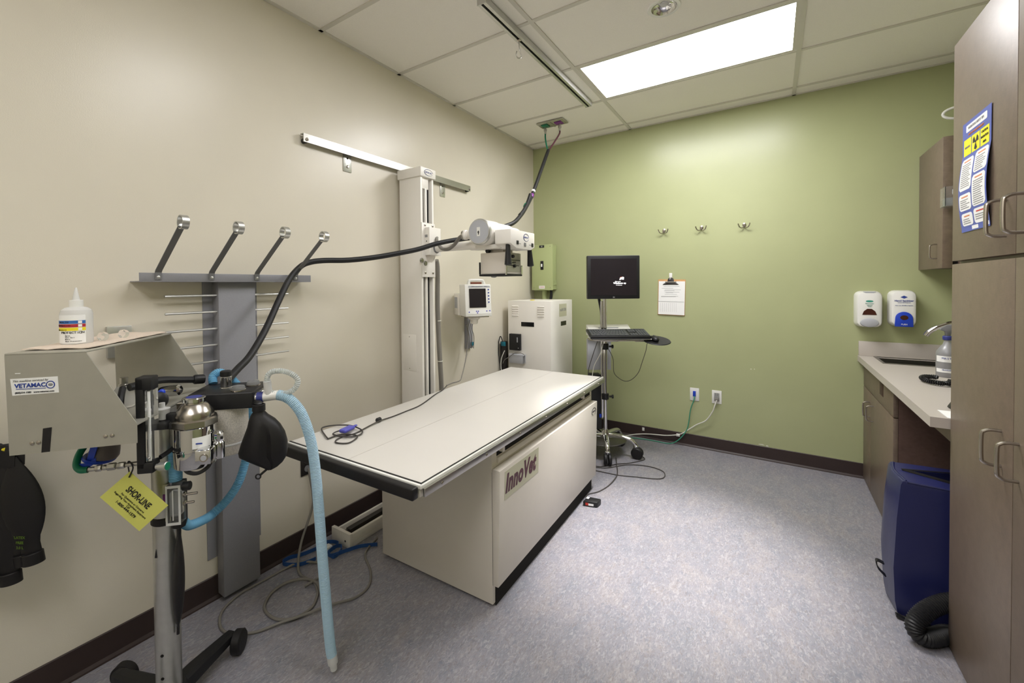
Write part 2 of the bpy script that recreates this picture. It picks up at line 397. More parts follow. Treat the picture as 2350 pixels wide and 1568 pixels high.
# ------------------------------------------------------------------ wall rail and x-ray column
t = thing('wall_guide_rail', 'brushed steel guide rail high on the beige wall', 'rail', (.03, -1.95, 2.2))
b = MB(); b.box(.034, .037, -2.735, -1.205, 2.197, 2.242); b.box(.008, .034, -2.735, -1.205, 2.239, 2.242)
part('channel', b, 'brushed_plain', t, True)
for y in (-2.715, -1.222):
    part('roller', MB().lathe((.003, y, 2.208), (1, 0, 0), [(.014, 0), (.014, .024), (.006, .026), (.006, .032)], 18), 'black_rubber', t, True)
    part('bolt', MB().lathe((.037, y, 2.212), (1, 0, 0), [(.009, 0), (.009, .003), (.005, .007), (.002, .009)], 14), 'satin_nickel', t, True)
for y in (-2.425, -1.53):
    p_ = part('bracket', MB().box(.0005, .005, y - .03, y + .03, 2.105, 2.24, .001), 'aluminium', t, True)
    part('bolt', MB().lathe((.005, y, 2.135), (1, 0, 0), [(.009, 0), (.009, .004), (.005, .008)], 12), 'satin_nickel', p_, True)
    part('slot', MB().cyl((.005, y, 2.185), (.0056, y, 2.185), .006, seg=12), 'gap_dark', p_, True)

t = thing('floor_guide_rail', 'low white floor rail with black track against the beige wall', 'rail', (.145, -1.8, 0))
ya, yb = -2.62, -1.3
part('rail_body', MB().box(.072, .215, ya + .012, yb, 0, .03, .002), 'equipment_white', t, True)
part('side_strip', MB().box(.2, .218, ya + .012, yb, .03, .072, .002), 'equipment_white', t, True)
part('side_strip', MB().box(.072, .085, ya + .012, yb, .03, .06, .002), 'equipment_white', t, True)
part('end_block', MB().box(.066, .222, ya, ya + .02, 0, .08, .003), 'equipment_white', t, True)
part('track', MB().box(.135, .17, ya + .045, yb, .03, .072, .002), 'dark_bronze', t, True)
part('bumper', MB().lathe((.15, ya + .045, .055), (0, -1, 0), [(.014, 0), (.016, .012), (.01, .022)], 14), 'black_rubber', t, True)
screws(t, [(.185, ya, .035)], (0, -1, 0), .006, w=True, name='bolt')

X = thing('xray_tube_stand', 'white x-ray tube stand with tall column and tube head over the table', 'x-ray machine', (.13, -1.965, 0))
cx0, cx1, cy0, cy1 = .04, .228, -2.03, -1.902
b = MB(); b.box(cx0, cx1, cy0, cy0 + .02, .09, 2.13, .002); b.box(cx0, cx1, cy1 - .016, cy1, .09, 2.13, .002); b.box(cx0, cx0 + .012, cy0 + .02, cy1 - .016, .09, 2.13)
part('column', b, 'equipment_white', X, True)
part('column_back', MB().box(cx0 + .012, cx1 - .045, cy0 + .02, cy1 - .016, .09, 2.12), 'rack_dark', X, True)
part('steel_strip', MB().box(cx1 - .045, cx1 - .02, cy0 + .021, cy0 + .05, .1, 2.05), 'stainless', X, True)
part('inner_guide', MB().box(cx1 - .05, cx1 - .006, cy0 + .053, cy0 + .068, .1, 2.06, .002), 'equipment_white', X, True)
part('slot_cover', MB().box(cx1 - .05, cx1 - .03, cy0 + .07, cy1 - .018, .1, 2.1), 'black_plastic', X, True)
part('top_block', MB().box(cx1 - .045, cx1 - .008, cy0 + .022, cy1 - .04, 2.055, 2.13, .004), 'equipment_white', X, True)
part('column_cap', MB().box(cx0 - .01, cx1 + .012, cy0 - .01, cy1 + .012, 2.128, 2.19, .005), 'equipment_white', X, True)
part('hatch', MB().box(.06, .175, cy0 - .002, cy0, .86, 1.1, .0008), 'equipment_white', X, True)
screws(X, [(.117, cy0 - .002, .875), (.117, cy0 - .002, 1.085)], (0, -1, 0), .003, w=True)
def oval_badge(parent, c, xd, yd, rw, rh, s, size):
    c, xd, yd = V(c), V(xd), V(yd); n = xd.cross(yd)
    for sx, sh, m in ((1, 0, 'ink_blue'), (.96, .06, 'ink')):
        pts = [c + n * .0006 + xd * (rw * sx * math.cos(a) + sh * rw) + yd * (rh * sx * math.sin(a)) for a in [2 * math.pi * k / 28 for k in range(27)]]
        part('emblem_ring', MB().tube(pts, rh * .035, 5, 1), m, parent, True)
    text(s, size, 'ink_blue', parent, c + n * .0002, xd, yd, w=True, shear=.2)
oval_badge(X, (cx1 + .0125, -1.965, 2.16), (0, 1, 0), (0, 0, 1), .042, .02, 'SEDECAL', .016)
c_ = part('carriage_plate', MB().box(cx1 + .001, cx1 + .008, -2.03, -1.9, 1.478, 1.832, .002), 'equipment_white', X, True)
screws(c_, [(cx1 + .008, y, z) for y in (-2.0, -1.925) for z in (1.815, 1.505)], (1, 0, 0), .008, w=True, name='bolt')
for y, z in ((-2.035, 1.585), (-2.0, 1.567)):
    part('bolt', MB().lathe((cx1 + .006, y, z), (1, 0, 0), [(.016, 0), (.016, .006), (.012, .009)], 18), 'stainless', c_, True)
g = MB(); g.box(cx1 + .008, cx1 + .05, -2.005, -1.89, 1.62, 1.80, .003); part('carriage_box', g, 'equipment_white', X, True)
part('gusset', MB().prism([(cx1 + .008, -1.985, 1.62), (cx1 + .04, -1.985, 1.62), (cx1 + .008, -1.985, 1.575)], (0, .05, 0)), 'equipment_cream', X, True)
part('rating_label', MB().box(cx1 + .012, cx1 + .034, -2.0062, -2.005, 1.735, 1.752), 'ink_grey', X, True)
part('lock_screw', MB().cyl((cx1 + .025, -2.0062, 1.71), (cx1 + .025, -2.005, 1.71), .004, seg=10), 'ink', X, True)
AY, AZ = -1.935, 1.668
part('arm', MB().cyl((cx1 + .05, AY, AZ), (.56, AY, AZ), .026, seg=24), 'equipment_white', X, True)
part('arm_collar', MB().lathe((cx1 + .045, AY, AZ), (1, 0, 0), [(.034, 0), (.034, .006), (.03, .012)], 20), 'rack_dark', X, True)
part('arm_sleeve', MB().lathe((.555, AY, AZ), (1, 0, 0), [(.026, 0), (.031, .003), (.031, .02), (.034, .06), (.034, .14), (.026, .19)], 24), 'equipment_white', X, True)
TX, TY0, TZ, TR = .71, -2.075, 1.728, .072
th_ = part('tube_housing', MB().lathe((TX, TY0, TZ), (0, 1, 0), [(TR - .004, 0), (TR, .004), (TR, .012), (TR + .002, .016), (TR + .002, .15), (TR - .002, .16), (TR - .002, .30), (TR - .01, .315), (TR - .01, .40), (TR - .02, .43), (TR - .045, .45)], 44), 'equipment_white', X, True)
part('end_rim', MB().lathe((TX, TY0 - .001, TZ), (0, 1, 0), [(TR - .006, 0), (TR - .001, 0), (TR + .003, .005), (TR + .003, .02), (TR, .022)], 44, cap=False), 'aluminium', th_, True)
part('end_cap', MB().lathe((TX, TY0 - .0015, TZ), (0, 1, 0), [(TR - .005, 0), (TR - .005, .004)], 44), 'off_grey', th_, True)
part('arrow_sticker', MB().box(TX - .012, TX + .01, TY0 - .0025, TY0 - .0012, TZ - .025, TZ + .026), 'plastic_white', th_, True)
part('arrow', MB().prism([(TX - .001 + dx, TY0 - .0026, TZ - .005 + dz) for dx, dz in ((0, .012), (.008, 0), (.003, 0), (.003, -.012), (-.003, -.012), (-.003, 0), (-.008, 0))], (0, -.0006, 0)), 'ink', th_, True)
part('rating_label', MB().lathe((TX, TY0 + .07, TZ), (0, 1, 0), [(TR + .0025, 0), (TR + .0025, .07)], 44, cap=False), 'equipment_white', th_, True)
part('cable_socket', MB().lathe((TX - .05, TY0 + .06, TZ - .005), (-1, -.15, 0), [(.03, 0), (.03, .05), (.026, .055), (.026, .07), (.03, .072), (.03, .085), (.018, .09)], 24), 'equipment_white', X, True)
part('cable_nut', MB().lathe((TX - .136, TY0 + .048, TZ - .005), (-1, -.15, 0), [(.026, 0), (.027, .004), (.027, .012), (.018, .016)], 24), 'brushed_plain', X, True)
cb = MB().prism([(.79, y, z) for y, z in ((-2.03, 1.735), (-1.74, 1.735), (-1.74, 1.648), (-1.785, 1.63), (-1.965, 1.63), (-2.03, 1.655))], (.105, 0, 0), .004)
cp = part('control_box', cb, 'equipment_white', X, True)
oval_badge(cp, (.8955, -1.85, 1.70), (0, 1, 0), (0, 0, 1), .033, .022, 'SEDECAL', .013)
for y, z, m in ((-1.955, 1.664, 'black_plastic'), (-1.865, 1.658, 'rack_dark'), (-1.772, 1.661, 'black_plastic')):
    part('button', MB().box(.895, .899, y - .011, y + .011, z - .011, z + .011, .002), m, cp, True)
for y in (-1.925, -1.80): part('print', MB().box(.8945, .8956, y - .012, y + .012, 1.658, 1.661), 'ink_grey', cp, True)
for y in (-2.01, -1.752):
    part('handle', MB().lathe((.865, y, 1.655), (0, 0 if y < -1.9 else .12, -1), [(.013, 0), (.014, .03), (.02, .11), (.021, .118), (.012, .122)], 20), 'black_plastic', X, True)
part('yoke', MB().box(.63, .81, -2.0, -1.76, 1.635, 1.66, .006), 'equipment_white', X, True)
part('neck', MB().box(.665, .775, -1.915, -1.80, 1.61, 1.64, .003), 'equipment_cream', X, True)
part('lock_knob', MB().lathe((.68, -1.925, 1.628), (0, -1, 0), [(.014, 0), (.015, .015), (.012, .02)], 14), 'black_plastic', X, True)
k_ = part('collimator', MB().prism([(x, y, 1.487) for x, y in ((.635, -1.948), (.815, -1.948), (.815, -1.772), (.635, -1.772))], (0, 0, .128), .004), 'equipment_cream', X, True)
part('bottom_plate', MB().box(.628, .822, -1.955, -1.765, 1.475, 1.487, .003), 'black_plastic', k_, True)
part('side_rail', MB().box(.628, .634, -1.955, -1.945, 1.487, 1.56), 'black_plastic', k_, True)
part('lens', MB().sphere((.68, -1.87, 1.475), .02, sz=.4), 'clear_plastic', k_, True)
part('face_plate', MB().box(.815, .817, -1.945, -1.776, 1.50, 1.612), 'sheet_steel', k_, True)
part('scale_slot', MB().box(.817, .818, -1.93, -1.785, 1.568, 1.572), 'black_plastic', k_, True)
part('scale_slot', MB().box(.817, .818, -1.93, -1.80, 1.536, 1.540), 'black_plastic', k_, True)
for y, z in ((-1.88, 1.592), (-1.86, 1.535)):
    part('knob', MB().lathe((.817, y, z), (1, 0, 0), [(.01, 0), (.01, .01), (.007, .014)], 14), 'black_plastic', k_, True)
text('truRAY', .016, 'ink', k_, (.8175, -1.86, 1.556), (0, 1, 0), (0, 0, 1), w=True)
part('pull_rod', MB().cyl((.825, -1.965, 1.48), (.825, -1.965, 1.56), .006, seg=12), 'chrome', k_, True)
part('side_rail', MB().box(.818, .824, -1.78, -1.766, 1.487, 1.54), 'chrome', k_, True)
solo('tube_head_cable', MB().tube([(.57, -2.035, 1.722), (.53, -2.02, 1.711), (.468, -1.99, 1.675), (.408, -1.975, 1.652), (.346, -1.965, 1.66), (.302, -1.955, 1.705), (.275, -1.93, 1.735), (.25, -1.885, 1.74)], .011, 10), 'cable_grey', 'thick grey cable looping from the tube head to the column', 'cable')
cc = [(.16, -1.80, 1.60), (.15, -1.775, 1.53), (.14, -1.768, 1.285), (.14, -1.757, 1.036), (.14, -1.746, .879), (.14, -1.734, .689), (.14, -1.727, .35), (.14, -1.72, .09)]
t = solo('column_cable_bundle', MB().tube(cc, .017, 12), 'cable_grey', 'grey cable bundle hanging down beside the white column', 'cable')
for i in (1.5, 1.43, 1.17, .88): part('cable_tie', MB().lathe((.143, -1.76 if i > 1 else -1.749, i), (0, 0, 1), [(.0185, 0), (.0185, .005)], 16), 'cable_white', t, True)

# ------------------------------------------------------------------ x-ray table
TT = thing('xray_table', 'long white x-ray examination table with black bumper edge', 'examination table', (.742, -2.0785, 0), math.radians(1.2))
hw, hl = .365, .97; by0, by1 = -.47, .86; bx0, bx1 = -.345, .335
b = MB(); b.box(bx0, bx1, by0, by1, .012, .695, .003); part('cabinet_body', b, 'equipment_cream', TT)
for x in (bx0 + .03, bx1 - .03):
    for y in (by0 + .03, by1 - .03): part('foot', MB().cyl((x, y, 0), (x, y, .014), .018, seg=14), 'foot_black', TT)
part('plinth', MB().box(bx1, bx1 + .004, by0 + .02, by1 - .02, .0, .10), 'gap_dark', TT)
fp = part('front_panel', MB().prism([(bx1 + .001, by0 - .002, .1), (bx1 + .03, by0 - .002, .1), (bx1 + .042, by0 - .002, .615), (bx1 + .001, by0 - .002, .615)], (0, by1 - by0 - .002, 0), .003), 'equipment_cream', TT)
part('gap_strip', MB().box(bx1, bx1 + .0015, by0 - .0005, by0 + .012, .1, .6), 'gap_dark', TT)
part('rail_beam', MB().box(bx1 - .03, bx1 + .01, by0 + .04, by1 - .04, .63, .655, .002), 'equipment_cream', TT)
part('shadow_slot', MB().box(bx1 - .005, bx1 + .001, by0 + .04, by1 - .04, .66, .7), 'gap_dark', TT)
for y in (by0 + .06, by1 - .22): part('bracket', MB().box(bx1 - .01, bx1 + .022, y, y + .02, .675, .715, .002), 'equipment_cream', TT)
part('carriage', MB().box(-.3, .3, -.8, .8, .69, .716, .002), 'rack_dark', TT)
part('table_frame', MB().box(-hw - .004, hw + .004, -hl - .012, hl + .012, .714, .748, .003), 'equipment_cream', TT)
# top boards either side of the seam
part('top_board', MB().box(-hw, -.0009, -hl, hl, .748, .76), 'table_white', TT, flat=True)
part('top_board', MB().box(.0009, hw, -hl, hl, .748, .76), 'table_white', TT, flat=True)
part('seam_fill', MB().box(-.001, .001, -hl, hl, .748, .7545), 'rack_dark', TT, flat=True)
for q in ((-hw - .004, hw + .004, -hl - .008, -hl - .002), (hw - .001 + .003, hw + .008, -hl - .008, hl + .002)):
    part('edge_strip', MB().box(*q, .748, .761), 'black_plastic', TT)
for q in ((-hw - .006, hw + .012, -hl - .02, -hl - .009), (hw + .008, hw + .017, -hl - .02, hl + .012)):
    part('edge_strip', MB().box(*q, .748, .760, .001), 'plastic_white', TT)
part('bumper', MB().box(-hw - .01, hw + .006, -hl - .05, -hl - .02, .716, .757, .006, 3), 'black_rubber', TT)
sr = part('accessory_rail', MB().box(hw + .017, hw + .027, -hl - .012, hl + .01, .722, .75, .001), 'brushed_plain', TT)
screws(sr, [(hw + .027, -hl + .08 + k * .29, .735) for k in range(7)], (1, 0, 0), .006)
fx = lambda z: bx1 + .03 + .012 * (z - .1) / .515
part('nameplate', MB().prism([(fx(.47) + .0005, by0 + .04, .47), (fx(.6) + .0005, by0 + .04, .598), (fx(.6) + .0005, by0 + .385, .598), (fx(.47) + .0005, by0 + .385, .47)], (.0008, 0, 0)), 'label_cream', fp)
text('InnoVet', .112, 'maroon', fp, (fx(.535) + .0018, by0 + .195, .535), (0, 1, 0), (.0233, 0, 1), shear=.25, bold=.045, xs=.78, space=1.08)
for k, (rw, rh) in enumerate(((.04, .022), (.044, .024))):
    pts = [(fx(.56) + .001, by1 - .075 + rw * math.cos(a), .56 + rh * math.sin(a)) for a in [(-.6 if k == 0 else -1.2) + 2 * math.pi * j / 26 * .85 for j in range(26)]]
    part('emblem_ring', MB().tube(pts, .0009, 5, 1), 'ink', fp)
text('SEDECAL', .015, 'ink', fp, (fx(.56) + .0008, by1 - .075, .56), (0, 1, 0), (.0233, 0, 1))

# ------------------------------------------------------------------ ECG lead on the table
t = solo('ecg_lead', MB().tube([(.36, -1.947, .772), (.39, -2.03, .764), (.416, -2.123, .7635), (.499, -2.35, .7635), (.515, -2.486, .7635), (.522, -2.587, .7635), (.530, -2.678, .768), (.548, -2.777, .766), (.562, -2.851, .764), (.55, -2.912, .764), (.566, -2.958, .764), (.595, -2.969, .764), (.633, -2.944, .764), (.62, -2.892, .766), (.604, -2.878, .77), (.561, -2.886, .77), (.522, -2.914, .767), (.52, -2.955, .765), (.508, -2.958, .766), (.395, -2.905, .766), (.375, -2.871, .766), (.416, -2.833, .77), (.478, -2.807, .772), (.542, -2.81, .77), (.577, -2.822, .768), (.601, -2.86, .767), (.575, -2.909, .767), (.506, -2.922, .768), (.49, -2.906, .77), (.493, -2.88, .772)], .0032, 8), 'cable_dark', 'coiled grey monitor lead with violet clip lying on the x-ray table', 'cable')
part('ferrite', MB().lathe((.518, -2.66, .771), (.1, -1, 0), [(.008, 0), (.011, .004), (.011, .024), (.008, .028)], 14), 'black_plastic', t, True)
b = MB(); b.box(-.018, .018, -.035, .035, 0, .016, .006, 3); b.box(-.006, .006, .034, .065, .004, .01, .002)
b.xf(Matrix.Translation((.525, -2.865, .772)) @ Matrix.Rotation(math.radians(12), 4, 'Z')); part('clip', b, 'violet', t, True)
solo('hanging_monitor_lead', MB().tube([(.1, -1.37, 1.112), (.07, -1.306, 1.035), (.08, -1.334, .916), (.12, -1.413, .83), (.2, -1.568, .75), (.26, -1.675, .742), (.31, -1.83, .76), (.35, -1.935, .771)], .004, 8), 'cable_grey', 'thin grey lead hanging from the patient monitor to the table', 'cable')

# ------------------------------------------------------------------ patient monitor on the beige wall
PM = thing('patient_monitor', 'white patient monitor with black screen on a wall bracket', 'monitor', (.205, -1.394, 1.185), math.radians(58))
# local: x along the face, -y towards the viewer
b = MB().prism([(-.108, -.055, .245), (-.108, .06, .245), (-.108, .06, .005), (-.108, -.072, .0), (-.108, -.072, .02)], (.216, 0, 0), .006)
part('casing', b, 'plastic_white', PM)
part('rear_casing', MB().box(-.118, .09, .06, .155, .005, .175, .006), 'equipment_white', PM)
part('side_label', MB().box(-.1188, -.1178, .075, .135, .06, .145), 'off_grey', PM)
def onface(z): return -.072 + (.017 * (z - .02) / .225)
def fbox(x0, x1, z0, z1, m, n, off=.0012, th=.002):
    part(n, MB().prism([(x0, onface(z0) - off, z0), (x1, onface(z0) - off, z0), (x1, onface(z1) - off, z1), (x0, onface(z1) - off, z1)], (0, -th, 0)), m, PM)
fbox(-.075, .062, .068, .212, 'screen', 'screen')
fbox(-.078, .098, .222, .232, 'off_grey', 'brand_strip', .0008, .001)
text('CARDELL  Veterinary Monitor      MAX-12', .0075, 'ink', PM, (.01, onface(.227) - .0022, .227), (1, 0, 0), (0, .075, 1))
fbox(.075, .095, .095, .215, 'paper', 'key_strip', .0008, .001)
for k in range(5): part('button', MB().lathe((.085, onface(.107 + k * .024) - .001, .107 + k * .024), (0, -1, .08), [(.006, 0), (.006, .003), (.004, .004)], 12), 'ink_blue', PM)
fbox(-.09, .1, .02, .05, 'paper', 'key_strip', .0006, .001)
for x, z in ((-.08, .035), (-.02, .04), (-.005, .04), (-.012, .028), (.065, .04), (.09, .042)):
    part('button', MB().lathe((x, onface(z) - .001, z), (0, -1, .08), [(.005, 0), (.005, .002)], 10), 'violet', PM)
hd = MB().tube([(-.065, -.02, .245), (-.06, -.02, .262), (-.045, -.02, .275), (.045, -.02, .275), (.06, -.02, .262), (.07, -.02, .245)], .011, 10)
part('carry_handle', hd, 'plastic_white', PM); part('handle_pad', MB().box(-.045, .045, -.024, -.016, .246, .262), 'brown_pad', PM)
part('base_plate', MB().box(-.08, .09, -.06, .1, -.008, 0.001, .002), 'satin_nickel', PM)
b = MB(); b.lathe((0, .02, -.008), (0, 0, -1), [(.05, 0), (.046, .015), (.03, .02), (.03, .05), (.018, .055)], 20); part('swivel', b, 'equipment_white', PM)
part('wall_arm', MB().cyl((0, .02, -.04), (.06, .21, -.04), .02, seg=14), 'equipment_white', PM)
PB = solo('monitor_wall_bracket', MB().box(.0005, .03, -1.26, -1.18, .9, 1.17, .003), 'grey_paint', 'narrow metal wall bracket under the patient monitor', 'bracket')
part('clip_block', MB().box(.03, .045, -1.215, -1.185, .92, .95, .003), 'teal', PB, True)
for k in range(3):
    solo('monitor_sensor_wire', MB().tube([(.12 + .01 * k, -1.345 + .02 * k, 1.15), (.09, -1.33 + .025 * k, 1.08), (.055 + .01 * k, -1.27 + .02 * k, 1.0), (.04 + .008 * k, -1.25 + .02 * k, .90)], .003, 6), 'cable_grey', ['leftmost', 'middle', 'rightmost'][k] + ' of three thin sensor wires dangling under the patient monitor', 'cable', 'sensor wires')

# ------------------------------------------------------------------ generator cabinet and electrical box
gx0, gx1, gy0, gy1 = .07, .505, -.67, -.19
G = thing('xray_generator', 'tall white x-ray generator cabinet standing in the corner', 'cabinet', ((gx0 + gx1) / 2, (gy0 + gy1) / 2, 0))
part('casing', MB().box(gx0, gx1, gy0, gy1, 0, 1.278, .004), 'equipment_white', G, True)
for xa in (gx0 + .045, gx0 + .305):
    for k in range(5): part('louvre', MB().prism([(xa, gy0, 1.232 - .021 * k), (xa, gy0 - .006, 1.226 - .021 * k), (xa, gy0, 1.219 - .021 * k)], (.065, 0, 0)), 'equipment_white', G, True)
for q in ((gx0 + .14, gx0 + .27, gy0 - .0015, gy0 + .001, 1.045, 1.085), (gx1 - .001, gx1 + .0015, -.46, -.34, 1.045, 1.085)):
    part('hand_slot', MB().box(*q), 'black_gloss', G, True)
part('nameplate', MB().box(gx1, gx1 + .0015, -.495, -.33, 1.13, 1.245), 'label_cream', G, True)
text('truRAY300', .04, 'ink_grey', G, (gx1 + .002, -.412, 1.19), (0, 1, 0), (0, 0, 1), w=True, xs=.75)
part('corner_tab', MB().box(.25, .275, gy0 + .1, gy0 + .14, 1.278, 1.284), 'yellow', G, True)
B = solo('black_adapter_box', MB().box(gx0 + .03, gx0 + .142, gy0 - .035, gy0 - .001, .825, .975, .004), 'black_plastic', 'black electronics box fixed to the generator cabinet', 'electronics box')
part('print', MB().box(gx0 + .112, gx0 + .122, gy0 - .0362, gy0 - .035, .90, .945), 'off_grey', B, True)
part('lamp', MB().box(gx0 + .124, gx0 + .13, gy0 - .0362, gy0 - .035, .845, .851), 'paper', B, True)
B = solo('white_junction_box', MB().box(gx0 + .04, gx0 + .185, gy0 - .06, gy0 - .001, .712, .792, .004), 'off_grey', 'pale grey junction box below the black electronics box', 'electronics box')
part('end_plate', MB().box(gx0 + .185, gx0 + .188, gy0 - .056, gy0 - .02, .72, .782), 'rack_dark', B, True)
solo('junction_box_cable', MB().tube([(gx0 + .188, gy0 - .035, .775), (gx0 + .2, gy0 - .05, .79), (gx0 + .17, gy0 - .066, .812), (gx0 + .11, gy0 - .066, .808), (gx0 + .04, gy0 - .066, .76), (gx0 - .0, gy0 - .066, .735), (gx0 - .02, gy0 - .066, .70)], .003, 6), 'cable_grey', 'thin grey cable arching out of the pale junction box', 'cable')
b = MB(); solo('power_supply_bundle', MB().box(.012, .06, -.72, -.66, .5, .9, .008), 'dark_bronze', 'dark cable tray between the wall and the generator cabinet', 'cable tray')
solo('teal_ethernet_plug', MB().box(.03, .075, -.735, -.722, .86, .9, .003), 'teal', 'teal network plug left of the black electronics box', 'plug')
solo('black_network_cable', MB().tube([(.05, -.735, .9), (.03, -.74, .95), (.012, -.74, .9), (.008, -.74, .8), (.015, -.735, .7), (.025, -.73, .6), (.03, -.73, .5)], .004, 6), 'hose_black', 'black cable curling left of the generator cabinet', 'cable')
solo('white_network_cable', MB().tube([(.07, -.735, .82), (.04, -.74, .75), (.03, -.738, .68), (.035, -.735, .6), (.032, -.735, .5)], .004, 6), 'cable_white', 'pale cable hanging left of the white generator cabinet', 'cable')

E_ = thing('electrical_disconnect', 'green painted electrical switch box in the wall corner', 'electrical box', (.155, -.06, 1.37))
part('housing', MB().box(.045, .262, -.112, -.0005, 1.372, 1.825, .004), 'green_box', E_, True)
part('cover', MB().box(.038, .272, -.122, -.112, 1.366, 1.832, .003), 'green_box', E_, True)
screws(E_, [(x, -.122, z) for x in (.062, .245) for z in (1.39, 1.81)], (0, -1, 0), .004, w=True)
part('switch_plate', MB().box(.138, .172, -.1265, -.122, 1.575, 1.665, .002), 'black_plastic', E_, True)
part('toggle', MB().box(.148, .162, -.136, -.1265, 1.605, 1.635, .002), 'paper', E_, True)
part('makers_plate', MB().box(.125, .18, -.1232, -.122, 1.80, 1.825), 'black_plastic', E_, True)
text('GE', .016, 'paper', E_, (.1525, -.1236, 1.8125), (1, 0, 0), (0, 0, 1), w=True)
part('warning_label', MB().box(.12, .185, -.123, -.122, 1.382, 1.412), 'paper', E_, True)
text('DANGER', .012, 'ink_red', E_, (.1525, -.1234, 1.397), (1, 0, 0), (0, 0, 1), w=True)
part('hinge', MB().box(.263, .268, -.08, -.02, 1.42, 1.46), 'green_box', E_, True)
part('conduit', MB().cyl((.15, -.06, 1.1), (.15, -.06, 1.375), .024, seg=16), 'green_box', E_, True)
solo('black_power_conduit', MB().tube([(.232, -.07, 1.372), (.23, -.072, 1.3), (.215, -.08, 1.2), (.2, -.09, 1.1)], .014, 10), 'hose_black', 'black flexible conduit under the green switch box', 'conduit')

# ------------------------------------------------------------------ computer cart
HB = (.94, -.55); ca = math.atan2(.56647, .82403)
K = thing('computer_cart', 'chrome rolling computer cart pole on five casters', 'cart', (HB[0], HB[1], 0), ca)
part('pole', MB().cyl((0, 0, .15), (0, 0, 1.48), .017, seg=20), 'chrome', K)
part('outer_pole', MB().cyl((-.024, .006, .30), (-.024, .006, 1.28), .011, seg=16), 'chrome', K)
part('hub', MB().lathe((0, 0, .11), (0, 0, 1), [(.035, 0), (.04, .02), (.036, .06), (.024, .09)], 20), 'chrome', K)
for k in range(5):
    a = math.radians(-68 + 72.5 * k) - ca; d = V((math.cos(a), math.sin(a), 0)); s_ = d.cross(V((0, 0, 1)))
    lg = MB().tube([d * .02 + V((0, 0, .155)), d * .1 + V((0, 0, .16)), d * .19 + V((0, 0, .15)), d * .232 + V((0, 0, .125)), d * .244 + V((0, 0, .10))], .016, 12, 5, radf=lambda t: .021 - .006 * t)
    part('leg', lg, 'chrome', K)
    cs = part('caster', MB().lathe(d * .245 + V((0, 0, .088)), (0, 0, 1), [(.013, -.012), (.02, 0), (.02, .016), (.016, .02)], 16), 'chrome', K)
    for sg in (-1, 1):
        part('wheel', MB().lathe(d * .255 + s_ * (.004 * sg) + V((0, 0, .046)), s_ * sg, [(.038, 0), (.046, .004), (.046, .019), (.038, .026), (.012, .028)], 24), 'black_rubber', cs)
part('base_tray', MB().lathe((-.02, .02, .118), (0, 0, 1), [(.19, 0), (.2, .004), (.2, .01), (.195, .008), (.185, .006)], 40), 'stainless', K)
for z in (.48, .90):
    cl_ = part('clamp', MB().lathe((0, 0, z - .025), (0, 0, 1), [(.028, 0), (.03, .005), (.03, .045), (.028, .05)], 18), 'black_plastic', K)
    part('clamp_knob', MB().lathe((.03, -.01, z), (1, -.2, 0), [(.008, 0), (.008, .02), (.016, .022), (.016, .035), (.01, .037)], 10), 'black_plastic', cl_)
part('cpu_holder', MB().box(-.13, .07, .06, .1, .69, .955, .003), 'off_grey', K)
part('computer', MB().box(-.115, -.03, .0, .1, .2, .66, .004), 'black_plastic', K)
part('drive_led', MB().box(-.05, -.035, -.008, .0, .3, .33, .002), 'blue_deep', K)
ty = -.13
part('tray_frame', MB().tube([(-.13, ty + .16, .972), (-.13, ty - .04, .972), (.31, ty - .04, .972), (.31, ty + .1, .972)], .006, 8, 4), 'satin_nickel', K)
part('tray_bracket', MB().box(-.03, .07, ty, .0, .955, .975, .002), 'satin_nickel', K)
part('tray', MB().box(-.15, .335, ty - .06, ty + .12, .976, .984, .003), 'plastic_white', K)
ms = Matrix.Translation((.365, ty - .03, .962)) @ Matrix.Rotation(math.radians(13), 4, 'X')
part('mouse_shelf', MB().lathe((0, 0, 0), (0, 0, 1), [(.103, 0), (.108, .004), (.103, .009)], 36).xf(ms), 'black_plastic', K)
part('shelf_arm', MB().box(.2, .37, ty - .02, ty + .0, .955, .965, .002), 'satin_nickel', K)
part('shelf_knob', MB().lathe((.37, ty - .05, .958), (0, 0, -1), [(.006, 0), (.006, .012), (.011, .014), (.011, .024)], 12), 'black_plastic', K)
part('monitor_bracket', MB().box(-.03, .03, .0, .03, 1.42, 1.5, .003), 'black_plastic', K)
part('cable_cover', MB().tube([(-.05, .03, 1.4), (-.04, .03, 1.3), (-.02, .03, 1.18), (-.02, .03, 1.05)], .012, 8), 'black_plastic', K)
P_ = thing('white_document_tray', 'white slanted tray unit behind the keyboard on the cart', 'tray', (HB[0], HB[1], .984), ca)
part('body', MB().prism([(-.13, .025, .984), (-.13, .11, .984), (-.13, .11, 1.075), (-.13, .025, 1.035)], (.36, 0, 0), .004), 'plastic_white', P_, False).location.z = -.984
part('slot', MB().box(-.04, .13, .05, .065, 1.05, 1.0535), 'off_grey', P_).location.z = -.984
KB = thing('keyboard', 'black computer keyboard on the cart tray', 'keyboard', (HB[0], HB[1], .984), ca)
kz = Matrix.Translation((.068, ty + .015, .031)) @ Matrix.Rotation(math.radians(17), 4, 'X')
part('keyboard_case', MB().box(-.24, .24, -.085, .075, -.004, .016, .005).xf(kz), 'black_plastic', KB)
mat('rack_key', S(66, 68, 72), .35)
rows = [15, 15, 14, 13, 12, 8]
key = None
